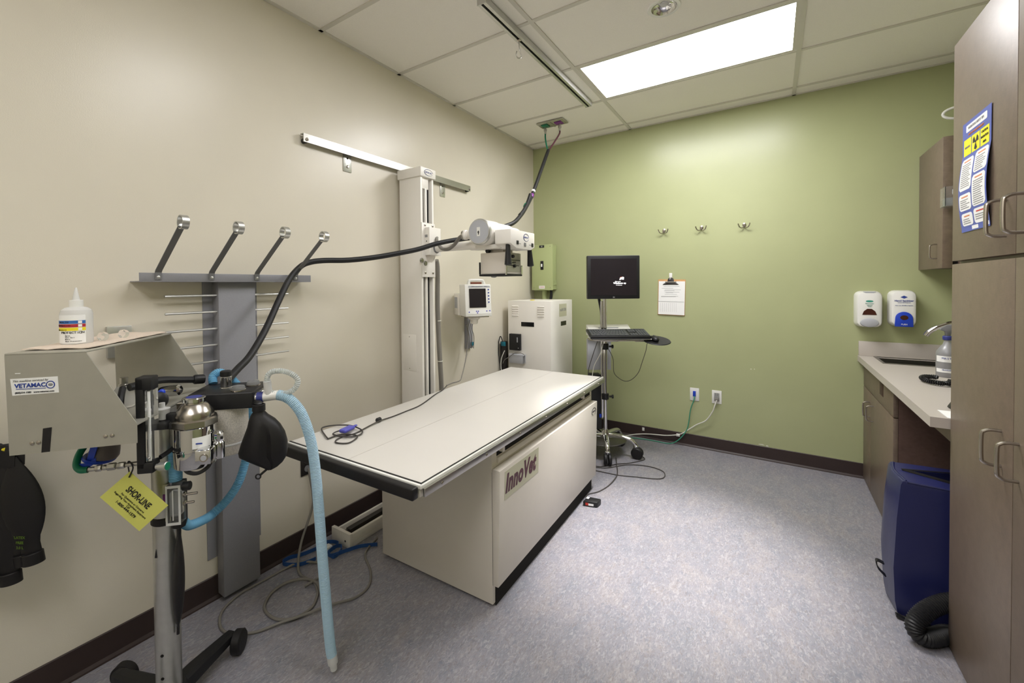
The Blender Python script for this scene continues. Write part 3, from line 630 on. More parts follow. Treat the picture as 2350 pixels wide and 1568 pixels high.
for rI, n in enumerate(rows):
    y = .055 - rI * .0225; x = -.228; wk = .30 / n
    for k in range(n + 7):
        if k < n: xa, ww = -.228 + k * wk, wk
        else:
            q = k - n; xa, ww = .085 + q * .0205 + (.004 if q > 2 else 0), .0205
            if rI == 3 and q < 3: continue
        if rI == 0: y0, y1 = y - .006, y + .006
        else: y0, y1 = y - .009, y + .009
        part('key', MB().box(xa + .0012, xa + ww - .0012, y0, y1, .016, .0205, .0012, 1).xf(kz), 'rack_key', KB)
for x in (-.2, .2): part('foot', MB().box(x - .012 + .068, x + .012 + .068, ty + .07, ty + .078, .0, .045, .002), 'black_plastic', KB)
part('wrist_rest', MB().box(-.235, .235, -.096, -.082, -.004, .004, .003).xf(kz), 'black_plastic', KB)
MO = thing('computer_mouse', 'black computer mouse on the round shelf beside the keyboard', 'mouse', (HB[0], HB[1], .974), ca)
ms2 = Matrix.Translation((.345, ty - .045, -.003)) @ Matrix.Rotation(math.radians(13), 4, 'X')
part('shell', MB().sphere((0, 0, .012), .034, .9, 1.35, .7, 20).xf(ms2), 'black_plastic', MO)
part('scroll_wheel', MB().lathe((-.003, .025, .03), (1, 0, 0), [(.006, 0), (.006, .006)], 12).xf(ms2), 'rack_dark', MO)
solo('mouse_cord', MB().tube([(1.27, -.50, .955), (1.268, -.52, .93), (1.264, -.53, .889), (1.236, -.53, .796), (1.198, -.5, .699), (1.146, -.5, .636), (1.093, -.5, .615), (1.045, -.52, .639), (1.011, -.54, .688), (1.01, -.56, .802), (.977, -.57, .881)], .0025, 6), 'cable_dark', 'black cord drooping below the cart keyboard tray', 'cable')
for k, pts in enumerate(([(-.09, ty + .02, .965), (-.13, ty + .02, .85), (-.165, ty + .03, .72), (-.16, ty + .05, .62)], [(-.03, ty + .06, .965), (-.055, ty + .06, .86), (-.11, ty + .06, .75), (-.13, ty + .06, .64)])):
    M_ = Matrix.Translation((HB[0], HB[1], 0)) @ Matrix.Rotation(ca, 4, 'Z')
    solo('cart_cable', MB().tube([M_ @ V(p) for p in pts], .003, 6), ['cable_dark', 'cable_white'][k], ['dark thin cable hanging left of the cart pole', 'pale thin cable hanging beside the cart pole'][k], 'cable')
D = thing('computer_monitor', 'black flat computer monitor showing a start-up logo on the cart', 'monitor', (HB[0], HB[1], 1.30), ca)
mz = Matrix.Translation((.055, -.045, 0))
part('bezel', MB().box(-.215, .215, -.02, .025, 0, .355, .006).xf(mz), 'black_plastic', D)
part('screen', MB().box(-.188, .188, -.0215, -.0195, .03, .33).xf(mz), 'screen', D)
part('rear_hump', MB().box(-.1, .1, .025, .055, .08, .27, .01).xf(mz), 'black_plastic', D)
part('top_edge', MB().box(-.213, .213, -.018, .02, .3545, .3565).xf(mz), 'rack_dark', D)
part('power_button', MB().box(-.008, .008, -.0215, -.02, .009, .018).xf(mz), 'rack_dark', D)
lx, lz = .058, .155
def quad(n, pts, m): part(n, MB().prism([(lx + a + .055, -.0216 - .045, lz + c) for a, c in pts], (0, -.0004, 0)), m, D)
quad('logo_mark', [(-.012, 0), (.004, .004), (.008, .024), (-.006, .02)], 'screen_light')
quad('logo_mark', [(.008, .004), (.024, .002), (.026, .022), (.012, .026)], 'screen_light')
quad('logo_mark', [(-.008, .014), (.005, .018), (.007, .026), (-.004, .022)], 'screen_red')
text('Microsoft', .012, 'screen_light', D, (lx + .03, -.0668, lz - .013), (1, 0, 0), (0, 0, 1))
text('Windows xp', .02, 'screen_light', D, (lx + .045, -.0668, lz - .026), (1, 0, 0), (0, 0, 1), bold=.02)
text('Professional', .010, 'screen_light', D, (lx + .04, -.0668, lz - .042), (1, 0, 0), (0, 0, 1))

# ------------------------------------------------------------------ green wall fittings
CB = thing('clipboard', 'brown clipboard with white sheets hanging on the green wall', 'clipboard', (1.355, -.01, 1.14))
part('board', MB().box(-.112, .112, .003, .009, 0, .318, .002).xf(Matrix.Rotation(math.radians(1.2), 4, 'Y')), 'cardboard', CB)
part('paper', MB().box(-.106, .109, -.002, .003, .006, .302).xf(Matrix.Rotation(math.radians(1.2), 4, 'Y')), 'paper', CB)
part('top_sheet', MB().prism([(-.106, -.0022, .126), (.108, -.0022, .12), (.106, -.003, .118), (-.106, -.003, .123)], (0, -.0006, 0)), 'ink_grey', CB)
for k, (a, c, z) in enumerate(((-.06, .07, .255), (-.075, .02, .24), (-.05, .08, .225), (-.055, .03, .218), (-.05, .07, .205), (-.04, .02, .198), (-.05, .05, .185), (-.08, .06, .168), (-.08, .04, .163))):
    part('text_line', MB().box(a, c, -.0026, -.002, z, z + .0022), 'ink_grey', CB)
for k in range(9): part('text_line', MB().box(-.085 + .016 * k, -.0842 + .016 * k, -.0026, -.002, .03, .11), 'ink_grey', CB)
c_ = part('clip', MB().prism([(-.068, -.006, .272), (.066, -.006, .272), (.05, -.006, .283), (.03, -.006, .29), (.022, -.006, .325), (.008, -.006, .335), (-.008, -.006, .335), (-.022, -.006, .325), (-.03, -.006, .29), (-.055, -.006, .283)], (0, .004, 0), .001), 'dark_bronze', CB)
part('clip_hole', MB().cyl((-.005, -.0075, .323), (-.005, -.0062, .323), .007, seg=14), 'off_grey', c_)
part('clip_spring', MB().cyl((-.045, -.004, .295), (.045, -.004, .295), .006, seg=10), 'satin_nickel', c_)
AH = solo('adhesive_hook', MB().box(1.34, 1.366, -.009, -.0005, 1.46, 1.515, .004), 'plastic_white', 'white adhesive wall hook holding the clipboard', 'hook')
part('hook_tip', MB().tube([(1.353, -.009, 1.475), (1.353, -.02, 1.468), (1.353, -.022, 1.48)], .005, 8), 'plastic_white', AH, True)

def coat_hook(x, z, label):
    t = thing('coat_hook', label, 'hook', (x, -.005, z), 0, 'double coat hooks in a row on the green wall')
    part('back_plate', MB().lathe((0, .0045, .012), (0, -1, 0), [(.014, 0), (.014, .003), (.009, .006)], 18, squash=1.3, up=(0, 0, 1)), 'satin_nickel', t)
    for s in (-1, 1):
        part('prong', MB().tube([(0, 0, -.002), (s * .016, -.018, -.012), (s * .03, -.032, -.006), (s * .038, -.04, .012), (s * .04, -.042, .022)], .0045, 8), 'satin_nickel', t)
    part('stud', MB().sphere((0, -.006, .014), .006), 'satin_nickel', t)
for x, z, l in ((1.298, 1.882, 'double coat hook on the green wall, leftmost, above the clipboard'), (1.597, 1.884, 'double coat hook on the green wall, middle one of three'), (1.907, 1.88, 'double coat hook on the green wall, rightmost of three')): coat_hook(x, z, l)

O1 = thing('network_outlet', 'white wall jack plate with blue network plug', 'outlet', (1.543, -.006, .40))
part('plate', MB().box(-.036, .036, 0, .0055, .004, .116, .003), 'plastic_white', O1)
part('plug', MB().box(-.011, .011, -.016, 0, .045, .09, .002), 'blue_deep', O1)
O2 = thing('power_outlet', 'white duplex power outlet with grey plug on the green wall', 'outlet', (1.712, -.006, .40))
part('plate', MB().box(-.036, .036, 0, .0055, .004, .116, .003), 'plastic_white', O2)
part('socket_face', MB().box(-.02, .02, -.003, 0, .025, .095, .002), 'socket_grey', O2)
for z in (.077, .089):
    for x in (-.007, .007): part('slot', MB().box(x - .0012, x + .0012, -.0036, -.003, z - .004, z + .004), 'gap_dark', O2)
part('plug', MB().box(-.014, .014, -.03, -.003, .03, .055, .004), 'cable_grey', O2)
solo('green_network_cord', MB().tube([(1.545, -.025, .448), (1.543, -.034, .42), (1.516, -.032, .331), (1.498, -.026, .2), (1.477, -.03, .13), (1.42, -.05, .05), (1.35, -.055, .008), (1.23, -.055, .006), (1.14, -.06, .006), (1.05, -.08, .006), (.95, -.12, .006)], .004, 8), 'cable_green', 'green network cord running from the blue plug to the floor', 'cable')
solo('white_power_cord', MB().tube([(1.714, -.034, .44), (1.70, -.045, .39), (1.684, -.042, .341), (1.634, -.033, .256), (1.56, -.028, .204), (1.487, -.025, .14), (1.428, -.024, .095), (1.321, -.024, .065), (1.173, -.028, .05), (1.059, -.04, .03), (.95, -.1, .008)], .0045, 8), 'cable_white', 'white power cord draped along the baseboard of the green wall', 'cable')
t = solo('cable_clip', MB().box(1.40, 1.43, -.032, -.006, .075, .095, .003), 'plastic_white', 'small white cable clip holding both cords on the baseboard', 'clip')
solo('adhesive_cable_mount', MB().box(1.108, 1.128, -.012, -.0058, .065, .095, .002), 'plastic_white', 'tiny white cable mount stuck on the brown baseboard', 'clip')
WB = bpy.data.objects['wall_back']; mat('chip', S(222, 222, 210), .8)
for x, z, w1, h1 in ((2.005, .118, .045, .006), (2.055, .113, .02, .008), (1.95, .72, .01, .006), (1.975, .722, .007, .006)):
    part('paint_chip', MB().prism([(x, -.0002, z), (x + w1 * .6, -.0002, z - h1 * .3), (x + w1, -.0002, z - h1 * .2), (x + w1 * .7, -.0002, z + h1), (x + w1 * .2, -.0002, z + h1 * .8)], (0, -.0006, 0)), 'chip', WB)

def dispenser_body(t, wdt, h, d, top):
    b = MB(); rings = []
    for y, s in ((0, 1), (-.03, 1.0), (-d * .75, .95), (-d * .95, .86), (-d, .72)):
        ring = []; hw_, r = wdt / 2 * s, .035 * s
        z0, z1 = (1 - s) * .5 * h * .5, h - (1 - s) * .5 * h * .5
        for cx_, cz_, a0 in ((hw_ - r, z1 - r, 0), (-hw_ + r, z1 - r, 90), (-hw_ + r, z0 + r, 180), (hw_ - r, z0 + r, 270)):
            for k in range(5):
                a = math.radians(a0 + 22.5 * k); ring.append(b.b.verts.new((cx_ + r * math.cos(a), y, cz_ + r * math.sin(a))))
        rings.append(ring)
    b.loft(rings); return part('casing', b, 'plastic_white', t)
SD = thing('soap_dispenser', 'white soap dispenser with grey push bar left of the sanitizer dispenser', 'dispenser', (2.655, -.0005, 1.10))
dispenser_body(SD, .145, .255, .1, 0)
part('push_bar', MB().lathe((0, -.088, .035), (0, -1, 0), [(.05, 0), (.052, .008), (.046, .018), (.03, .022)], 28, squash=.62, up=(0, 0, 1)), 'off_grey', SD)
part('window', MB().prism([(-.038, -.1, .09), (.038, -.1, .09), (.03, -.1, .115), (.012, -.1, .132), (-.012, -.1, .132), (-.03, -.1, .115)], (0, -.002, 0)), 'brown_glass', SD)
part('top_notch', MB().prism([(-.034, -.06, .252), (.034, -.06, .252), (.02, -.06, .242), (-.02, -.06, .242)], (0, -.038, 0)), 'off_grey', SD)
part('logo_mark', MB().lathe((0, -.1, .185), (0, -1, 0), [(.02, 0), (.02, .0008)], 20, squash=.35, up=(0, 0, 1)), 'ink_green', SD)
text('PROVON', .011, 'ink_green', SD, (0, -.1012, .168), (1, 0, 0), (0, 0, 1)); text('GENTLE\nSOAP', .008, 'ink_green', SD, (0, -.1012, .152), (1, 0, 0), (0, 0, 1))
ZD = thing('sanitizer_dispenser', 'white hand sanitizer dispenser with bright blue push plate', 'dispenser', (2.828, -.0005, 1.115))
dispenser_body(ZD, .135, .245, .1, 0)
part('push_plate', MB().prism([(.043 * math.cos(a), -.096, .058 + .043 * math.sin(a)) for a in [math.pi * k / 12 for k in range(13)]] + [(-.046, -.096, .0), (.046, -.096, .0)], (0, -.014, 0), .003), 'blue_deep', ZD)
part('push_hole', MB().lathe((0, -.109, .062), (0, -1, 0), [(.02, 0), (.02, .002)], 20, squash=.8, up=(0, 0, 1)), 'brown_glass', ZD)
part('logo_mark', MB().prism([(.018 * c, -.1, .2 + z) for c, z in ((-1, 0), (0, .01), (1, 0), (0, -.01))], (0, -.001, 0)), 'ink_blue', ZD)
text('Hand Sanitizer', .016, 'ink_blue', ZD, (0, -.1014, .175), (1, 0, 0), (0, 0, 1), bold=.02); text('instant kill of germs', .008, 'ink_blue', ZD, (0, -.1014, .163), (1, 0, 0), (0, 0, 1))
text('Kills over 99.99% of germs', .008, 'ink_blue', ZD, (0, -.1014, .143), (1, 0, 0), (0, 0, 1)); text('PUSH', .013, 'paper', ZD, (0, -.1112, .016), (1, 0, 0), (0, 0, 1))

# ------------------------------------------------------------------ right-hand cabinets
TC = thing('tall_cabinet', 'tall brown laminate cabinet with four doors at the right', 'cabinet', (2.955, -2.25, 0))
part('carcass', MB().box(2.681, RX - .001, -2.77, -1.733, 0, 2.305), 'laminate_edge', TC, True, flat=True)
for (y0, y1, z0, z1, hy, hz) in ((-2.249, -1.735, 1.495, 2.305, -2.19, 1.603), (-2.768, -2.253, 1.495, 2.305, -2.305, 1.603), (-2.249, -1.735, .012, 1.483, -2.175, .918), (-2.768, -2.253, .012, 1.483, -2.285, .912)):
    d_ = part('door', MB().box(2.660, 2.680, y0, y1, z0, z1, .0015), 'laminate', TC, True)
    dhandle(d_, (2.660, hy, hz), (-1, 0, 0), (0, 0, 1), .105, .04)
# poster
PO = thing('radiation_poster', 'blue and yellow radiation safety poster on the tall cabinet', 'poster', (2.657, -1.97, 1.59))
def wav(z): return 2.6575 - .010 * math.sin(max(0, min(1, (z - 1.6) / .26)) * math.pi) ** 1.0
def sheet(name, y0, y1, z0, z1, m, off, rnd=0, n=14):
    b = MB(); rings = []
    zs = [z0 + (z1 - z0) * k / n for k in range(n + 1)]
    for z in zs:
        e = 0
        if rnd:
            d = min(z - z0, z1 - z)
            if d < rnd: e = rnd - math.sqrt(max(0, rnd * rnd - (rnd - d) ** 2))
        x = wav(z) - off
        rings.append([b.b.verts.new(q) for q in ((x, y1 - e, z), (x - .0004, y1 - e, z), (x - .0004, y0 + e, z), (x, y0 + e, z))])
    b.loft(rings); return part(name, b, m, PO, True, flat=True)
yl, yr = -1.845, -2.088; Wd = yl - yr
def pu(f): return yl - Wd * f
sheet('sheet', pu(1), pu(0), 1.592, 1.975, 'poster_blue', 0, n=30)
sheet('heading_box', pu(.87), pu(.14), 1.938, 1.962, 'paper', .0005, .004)
for a, c in ((.06, .33), (.36, .63), (.66, .94)): sheet('yellow_box', pu(c), pu(a), 1.858, 1.915, 'poster_yellow', .0005)
boxes = ((.04, .48, 1.735, 1.845, 'ink_orange'), (.53, .97, 1.78, 1.85, 'ink_orange'), (.04, .48, 1.665, 1.722, 'ink_orange'), (.52, .96, 1.668, 1.772, 'ink_orange'), (.08, .48, 1.612, 1.655, 'ink_orange'), (.53, .97, 1.612, 1.66, 'ink_red'))
for a, c, z0, z1, m in boxes:
    sheet('white_box', pu(c), pu(a), z0, z1, 'paper', .0005, .012)
    n = int((z1 - z0 - .02) / .007)
    sheet('text_line', pu(c - .1), pu(a + .1), z1 - .012, z1 - .008, m, .001, n=2)
    for k in range(n): sheet('text_line', pu(c - .05 - .12 * random.random()), pu(a + .05), z1 - .022 - k * .007, z1 - .0195 - k * .007, 'ink_grey', .001, n=2)
sheet('white_box', pu(.62), pu(.4), 1.596, 1.608, 'paper', .0005); sheet('white_box', pu(.98), pu(.86), 1.598, 1.61, 'paper', .0005)
def ptxt(s, size, m, f, z, xs=1): text(s, size, m, PO, (wav(z) - .0012, pu(f), z), (0, -1, 0), (0, 0, 1), w=True, xs=xs)
ptxt('RADIATION SAFETY TIPS', .012, 'ink_grey', .5, 1.95); ptxt('SAFETY IS YOUR RESPONSIBILITY', .009, 'ink_orange', .5, 1.927)
ptxt('WARNING!', .010, 'ink_grey', .195, 1.886, .9)
for k, s in enumerate(('CAUTION', 'RADIATION', 'AREA')): ptxt(s, .011, 'ink', .8, 1.903 - k * .017)
for k in range(3):
    a = math.radians(90 + 120 * k + 60); cy_, cz_ = pu(.495), 1.887
    pts = [(wav(1.887) - .0012, cy_ + r * math.cos(a + d), cz_ + r * math.sin(a + d)) for r, d in ((.006, -.5), (.024, -.5), (.026, 0), (.024, .5), (.006, .5))]
    part('trefoil_blade', MB().prism(pts, (-.0004, 0, 0)), 'ink', PO, True)
part('trefoil_dot', MB().cyl((wav(1.887) - .0012, pu(.495), 1.887), (wav(1.887) - .0016, pu(.495), 1.887), .004, seg=12), 'ink', PO, True)

BC = thing('base_cabinet', 'brown laminate sink base cabinet under the counter', 'cabinet', (2.95, -.46, 0))
b = MB(); b.box(2.661, RX - .001, -.02, -.001, 0, .85); b.box(2.661, RX - .001, -.92, -.90, 0, .85); b.box(2.661, RX - .001, -.90, -.02, .0, .02); b.box(RX - .02, RX - .001, -.90, -.02, .02, .85); b.box(2.661, 2.68, -.90, -.02, .8, .85)
part('carcass', b, 'laminate_edge', BC, True, flat=True)
for y0, y1, hy in ((-.275, -.004, -.30 + .05), (-.916, -.279, -.37)):
    d_ = part('door', MB().box(2.640, 2.660, y0, y1, .012, .675, .0015), 'laminate', BC, True)
    dhandle(d_, (2.640, hy, .56), (-1, 0, 0), (0, 0, 1), .1, .036, .004)
d_ = part('drawer_front', MB().box(2.640, 2.660, -.916, -.004, .68, .846, .0015), 'laminate', BC, True)
part('finger_slot', MB().box(2.6385, 2.6405, -.665, -.565, .735, .81, .001), 'maroon_dark', d_, True)
part('apron', MB().box(2.70, 2.72, -1.73, -.92, .76, .85), 'laminate_edge', BC, True)
CT = thing('countertop', 'beige laminate countertop with backsplash and sink opening', 'countertop', (2.93, -.87, .85))
b = MB(); sx0, sx1, sy0, sy1 = 2.70, 3.12, -.33, -.045
x0_, x1_, y0_, y1_ = 2.606, RX - .002, -1.730, -.002
for z in (.85, .89):
    o4 = [b.b.verts.new((x, y, z)) for x, y in ((x0_, y0_), (x1_, y0_), (x1_, y1_), (x0_, y1_))]; i4 = [b.b.verts.new((x, y, z)) for x, y in ((sx0, sy0), (sx1, sy0), (sx1, sy1), (sx0, sy1))]
    for k in range(4): b.b.faces.new([o4[k], o4[(k + 1) % 4], i4[(k + 1) % 4], i4[k]])
    if z == .85: lo4, li4 = o4, i4
for k in range(4):
    b.b.faces.new([lo4[k], lo4[(k + 1) % 4], o4[(k + 1) % 4], o4[k]]); b.b.faces.new([li4[k], li4[(k + 1) % 4], i4[(k + 1) % 4], i4[k]])
part('worktop', b, 'counter', CT, True, flat=True)
part('backsplash', MB().box(2.610, RX - .002, -.02, -.001, .89, .995, .002), 'counter', CT, True)
part('backsplash', MB().box(RX - .02, RX - .001, -1.73, -.02, .89, .995, .002), 'counter', CT, True)
SK = thing('sink', 'stainless steel sink basin set into the counter', 'sink', (2.91, -.19, .73))
b = MB(); z0 = .73; i = .004
b.box(sx0, sx1, sy0, sy1, z0, z0 + i); b.box(sx0, sx0 + i, sy0, sy1, z0, .885); b.box(sx1 - i, sx1, sy0, sy1, z0, .885); b.box(sx0, sx1, sy0, sy0 + i, z0, .885); b.box(sx0, sx1, sy1 - i, sy1, z0, .885)
part('basin', b, 'stainless', SK, True)
b = MB(); e = .014
b.box(sx0 - e, sx1 + e, sy0 - e, sy0, .8905, .894); b.box(sx0 - e, sx1 + e, sy1, sy1 + e, .8905, .894); b.box(sx0 - e, sx0, sy0, sy1, .8905, .894); b.box(sx1, sx1 + e, sy0, sy1, .8905, .894)
part('rim', b, 'stainless', SK, True)
part('drain', MB().lathe((2.91, -.19, z0 + i), (0, 0, 1), [(.04, 0), (.04, .003), (.03, .002)], 20), 'chrome', SK, True)
FA = thing('faucet', 'chrome gooseneck sink faucet above the grey spray bottle', 'faucet', (3.19, -.19, .89))
part('base', MB().lathe((3.18, -.19, .8905), (0, 0, 1), [(.03, 0), (.03, .01), (.018, .02), (.015, .1)], 20), 'chrome', FA, True)
part('spout', MB().tube([(3.18, -.19, .96), (3.18, -.19, 1.06), (3.165, -.19, 1.12), (3.11, -.19, 1.155), (3.03, -.19, 1.154), (2.993, -.19, 1.14), (2.96, -.19, 1.122), (2.93, -.19, 1.095), (2.914, -.19, 1.068)], .015, 14, 6), 'chrome', FA, True)
part('lever', MB().tube([(3.18, -.19, 1.06), (3.19, -.19, 1.1), (3.21, -.2, 1.15)], .008, 10), 'chrome', FA, True)
SB = thing('spray_bottle', 'grey plastic spray bottle with dark trigger on the counter', 'bottle', (2.896, -.69, .8905))
part('bottle', MB().lathe((0, 0, 0), (0, 0, 1), [(.042, 0), (.046, .006), (.046, .125), (.044, .14), (.03, .165), (.02, .18), (.015, .20), (.014, .215)], 28), 'spray_grey', SB)
part('collar', MB().lathe((0, 0, .205), (0, 0, 1), [(.02, 0), (.021, .004), (.021, .018), (.018, .022)], 20), 'blue_print', SB)
part('spray_head', MB().prism([(-.032, -.012, .258), (-.028, -.012, .27), (-.005, -.012, .288), (.05, -.012, .288), (.06, -.012, .27), (.014, -.012, .255), (.008, -.012, .225), (-.01, -.012, .225), (-.012, -.012, .25)], (0, .024, 0), .003), 'rack_dark', SB)
part('trigger', MB().tube([(.03, 0, .265), (.04, 0, .24), (.045, 0, .215)], .006, 8), 'rack_dark', SB)
for z0, z1, s in ((.085, .118, 'MASTER'), (.028, .048, 'GUARANTEE')):
    b = MB(); b.lathe((0, 0, z0), (0, 0, 1), [(.0463, 0), (.0466, z1 - z0)], 28, cap=False)
    bmesh.ops.delete(b.b, geom=[f for f in b.b.faces if not (f.calc_center_median().y < -.008 and -.046 < f.calc_center_median().x < .018)], context='FACES')
    part('label', b, 'paper', SB)
    for k, ch in enumerate(s):
        a = math.radians(-125 + k * (70 / len(s)))
        text(ch, .014 if z0 > .05 else .010, 'ink_blue', SB, (.0475 * math.cos(a), .0475 * math.sin(a), (z0 + z1) / 2 + .004), (-math.sin(a), math.cos(a), 0), (0, 0, 1))
t = thing('corded_handset', 'black corded handset with coiled cord on the counter', 'handset', (2.90, -1.0, .8905))
part('body', MB().prism([(2.85, -1.1, .8905), (3.03, -1.1, .8905), (3.03, -1.1, .97), (2.87, -1.1, .92)], (0, .17, 0), .006), 'black_plastic', t, True)
part('handset', MB().tube([(2.872, -1.085, .935), (2.90, -1.05, .96), (2.90, -.99, .965), (2.872, -.945, .94)], .02, 12), 'black_plastic', t, True)
b = MB(); pts = []
for k in range(200):
    u = k / 199; base = V((2.80 + .05 * math.cos(u * 5.2 + 1.1), -.93 + .09 * math.sin(u * 5.2 + 1.1), .907))
    tn = V((-.05 * math.sin(u * 5.2 + 1.1), .09 * math.cos(u * 5.2 + 1.1), 0)).normalized(); n_ = V((-tn.y, tn.x, 0)); a = k * 1.3
    pts.append(base + n_ * (.010 * math.cos(a)) + V((0, 0, .010 * math.sin(a))))
part('coiled_cord', MB().tube(pts, .0035, 6, 1), 'black_plastic', t, True)
solo('desk_gadget', MB().prism([(2.80, -1.2, .8905), (2.89, -1.2, .8905), (2.89, -1.2, .925), (2.85, -1.2, .925)], (0, .05, 0), .008), 'black_plastic', 'small black pointed gadget on the counter beside the coiled cord', 'gadget')
solo('rounded_gadget', MB().prism([(2.70, -1.56, .8905), (2.78, -1.56, .8905), (2.80, -1.56, .93), (2.75, -1.56, .945), (2.715, -1.56, .92)], (0, .05, 0), .006), 'black_plastic', 'dark rounded gadget at the near end of the counter', 'gadget')
solo('paper_sheet', MB().box(2.655, 2.85, -1.725, -1.60, .8905, .8925).xf(Matrix.Identity(4)), 'paper', 'white paper sheet on the counter beside the tall cabinet', 'paper')
solo('waste_bin', MB().lathe((2.98, -1.25, 0), (0, 0, 1), [(.09, 0), (.1, .01), (.115, .38), (.11, .39)], 24), 'dark_bronze', 'dark bin in the shadow under the counter', 'bin')

UC = thing('wall_cabinet', 'brown laminate wall cabinet with bar handle high on the right', 'cabinet', (3.1, -.4, 1.50))
part('carcass', MB().box(2.982, RX - .001, -.50, -.002, 1.50, 2.26), 'laminate_edge', UC, True, flat=True)
d_ = part('door', MB().box(2.915, 2.958, -.495, -.004, 1.497, 2.262, .0015), 'laminate', UC, True)
dhandle(d_, (2.915, -.40, 1.60), (-1, 0, 0), (0, 0, 1), .085, .032, .004)
part('gap_strip', MB().box(2.958, 2.982, -.48, -.01, 1.505, 2.255), 'gap_dark', UC, True)
part('side_frame', MB().box(2.984, 3.0, -.508, -.50, 1.50, 2.26), 'laminate', UC, True)
part('side_frame', MB().box(3.0, RX - .002, -.508, -.50, 2.2, 2.26), 'laminate', UC, True)
GB = thing('clear_glove_holder', 'clear plastic holder with chrome clip on the wall cabinet side', 'holder', (2.96, -.56, 1.845))
b = MB(); gx, gy = (2.90, 2.99), (-.60, -.512)
part('holder_shell', MB().box(gx[0], gx[1], gy[0], gy[0] + .003, 1.845, 1.955, .001).box(gx[0], gx[0] + .003, gy[0], gy[1], 1.845, 1.955).box(gx[0], gx[1], gy[0], gy[1], 1.842, 1.846), 'acrylic', GB, True)
part('white_insert', MB().box(2.945, 2.985, -.585, -.53, 1.915, 1.945, .003), 'off_grey', GB, True)
part('chrome_ball', MB().sphere((2.955, -.56, 1.875), .02), 'chrome', GB, True)
part('dark_insert', MB().box(2.91, 2.985, -.575, -.52, 1.85, 1.895, .003), 'rack_dark', GB, True)
LR = solo('white_ring', MB().tube([(3.045 + .075 * math.cos(a), -.24, 2.458 + .036 * math.sin(a)) for a in [2 * math.pi * k / 24 for k in range(25)]], .008, 12, 1), 'plastic_white', 'white oval ring standing on top of the wall cabinet', 'ring')
part('stem', MB().cyl((3.06, -.24, 2.26), (3.06, -.24, 2.424), .008, seg=10), 'plastic_white', LR, True)

# ------------------------------------------------------------------ positioning trough and vacuum hose
PT = thing('positioning_trough', 'navy blue vinyl V-shaped positioning trough standing on end under the counter', 'positioning pad', (2.7, -1.5, 0))
def trough(z, e):
    return [V((2.53 + e, -1.62 + e * .3, z)), V((2.82, -1.645, z)), V((2.82, -1.605, z)), V((2.575, -1.475, z)), V((2.82, -1.385, z)), V((2.82, -1.345, z)), V((2.53 + e, -1.365 - e * .3, z)), V((2.515 + e, -1.49, z))]
b = MB(); rings = []
for z, e in ((.004, .022), (.012, .008), (.06, .0), (.2, -.006), (.42, .004), (.56, .016), (.575, .022), (.578, .03)): rings.append([b.b.verts.new(v) for v in trough(z, e)])
b.loft(rings, True, True); part('foam_block', b, 'navy_vinyl', PT, True)
part('lining', MB().prism([(2.575, -1.478, .576), (2.815, -1.606, .576), (2.815, -1.57, .576), (2.60, -1.458, .576)], (0, 0, .004)), 'black_rubber', PT, True)
part('lining', MB().prism([(2.575, -1.472, .576), (2.815, -1.383, .576), (2.815, -1.372, .576), (2.575, -1.456, .576)], (0, 0, .004)), 'black_rubber', PT, True)
part('seam_piping', MB().tube([(2.565, -1.615, .577), (2.815, -1.64, .578)], .005, 8), 'navy_vinyl', PT, True)
part('seam_piping', MB().tube([(2.563, -1.61, .577), (2.548, -1.49, .577), (2.562, -1.38, .577)], .005, 8), 'navy_vinyl', PT, True)
part('strap', MB().ribbon([(2.50, -1.58, .19), (2.475, -1.59, .20), (2.48, -1.592, .17), (2.505, -1.585, .14)], (0, .012, 0), .002), 'black_plastic', PT, True)
part('strap', MB().ribbon([(2.53, -1.635, .012), (2.56, -1.64, .004), (2.62, -1.645, .004), (2.70, -1.65, .004)], (0, .012, 0), .003), 'black_plastic', PT, True)
solo('vacuum_hose', MB().tube([(2.78, -1.689, .17), (2.70, -1.689, .168), (2.655, -1.705, .155), (2.604, -1.735, .125), (2.567, -1.765, .085), (2.563, -1.775, .05), (2.586, -1.775, .034), (2.629, -1.74, .034), (2.68, -1.692, .034), (2.78, -1.689, .034)], .028, 14, 8, corr=.004, pitch=.008), 'hose_black', 'black corrugated vacuum hose looping out beside the tall cabinet', 'hose')

# ------------------------------------------------------------------ apron rack on the beige wall
AR = thing('apron_rack', 'grey steel apron rack with four looped arms and side pegs', 'rack', (.03, -3.11, 0))
part('post', MB().box(.002, .062, -3.187, -3.022, .02, 1.449, .002), 'grey_paint', AR, True)
part('wall_flange', MB().box(.0005, .004, -3.228, -3.187, .19, 1.449), 'grey_paint', AR, True)
part('wall_flange', MB().box(.0005, .004, -3.022, -2.985, .19, 1.449), 'grey_paint', AR, True)
b = MB(); b.box(.097, .1, -3.487, -2.748, 1.449, 1.481, .001); b.box(.0005, .1, -3.487, -2.748, 1.446, 1.449)
part('crossbar', b, 'grey_paint', AR, True)
for y in (-3.426, -3.231, -3.034, -2.836):
    d = V((.232, 0, .20)).normalized(); n = V((-d.z, 0, d.x)); p0 = V((.104, y, 1.455)); L = .29; R = .024
    b = MB(); pts = [p0, p0 + V((0, 0, .028)), p0 + V((.006, 0, .036)), p0 + d * L]
    c = p0 + d * (L + R * .9) - n * R * .0
    e0 = p0 + d * L
    ringpts = [c - d * (R * math.cos(a)) + n * (R * math.sin(a)) for a in [2 * math.pi * k / 20 for k in range(20)]]
    b.ribbon(pts, (0, .0115, 0), .0014, 1)
    a_ = part('arm', b, 'rack_dark', AR, True)
    part('end_loop', MB().ribbon(ringpts, (0, .0115, 0), .0016, 1), 'aluminium', a_, True)
    part('rivet', MB().lathe((.1, y, 1.464), (1, 0, 0), [(.006, 0), (.006, .006), (.003, .008)], 12), 'aluminium', a_, True)
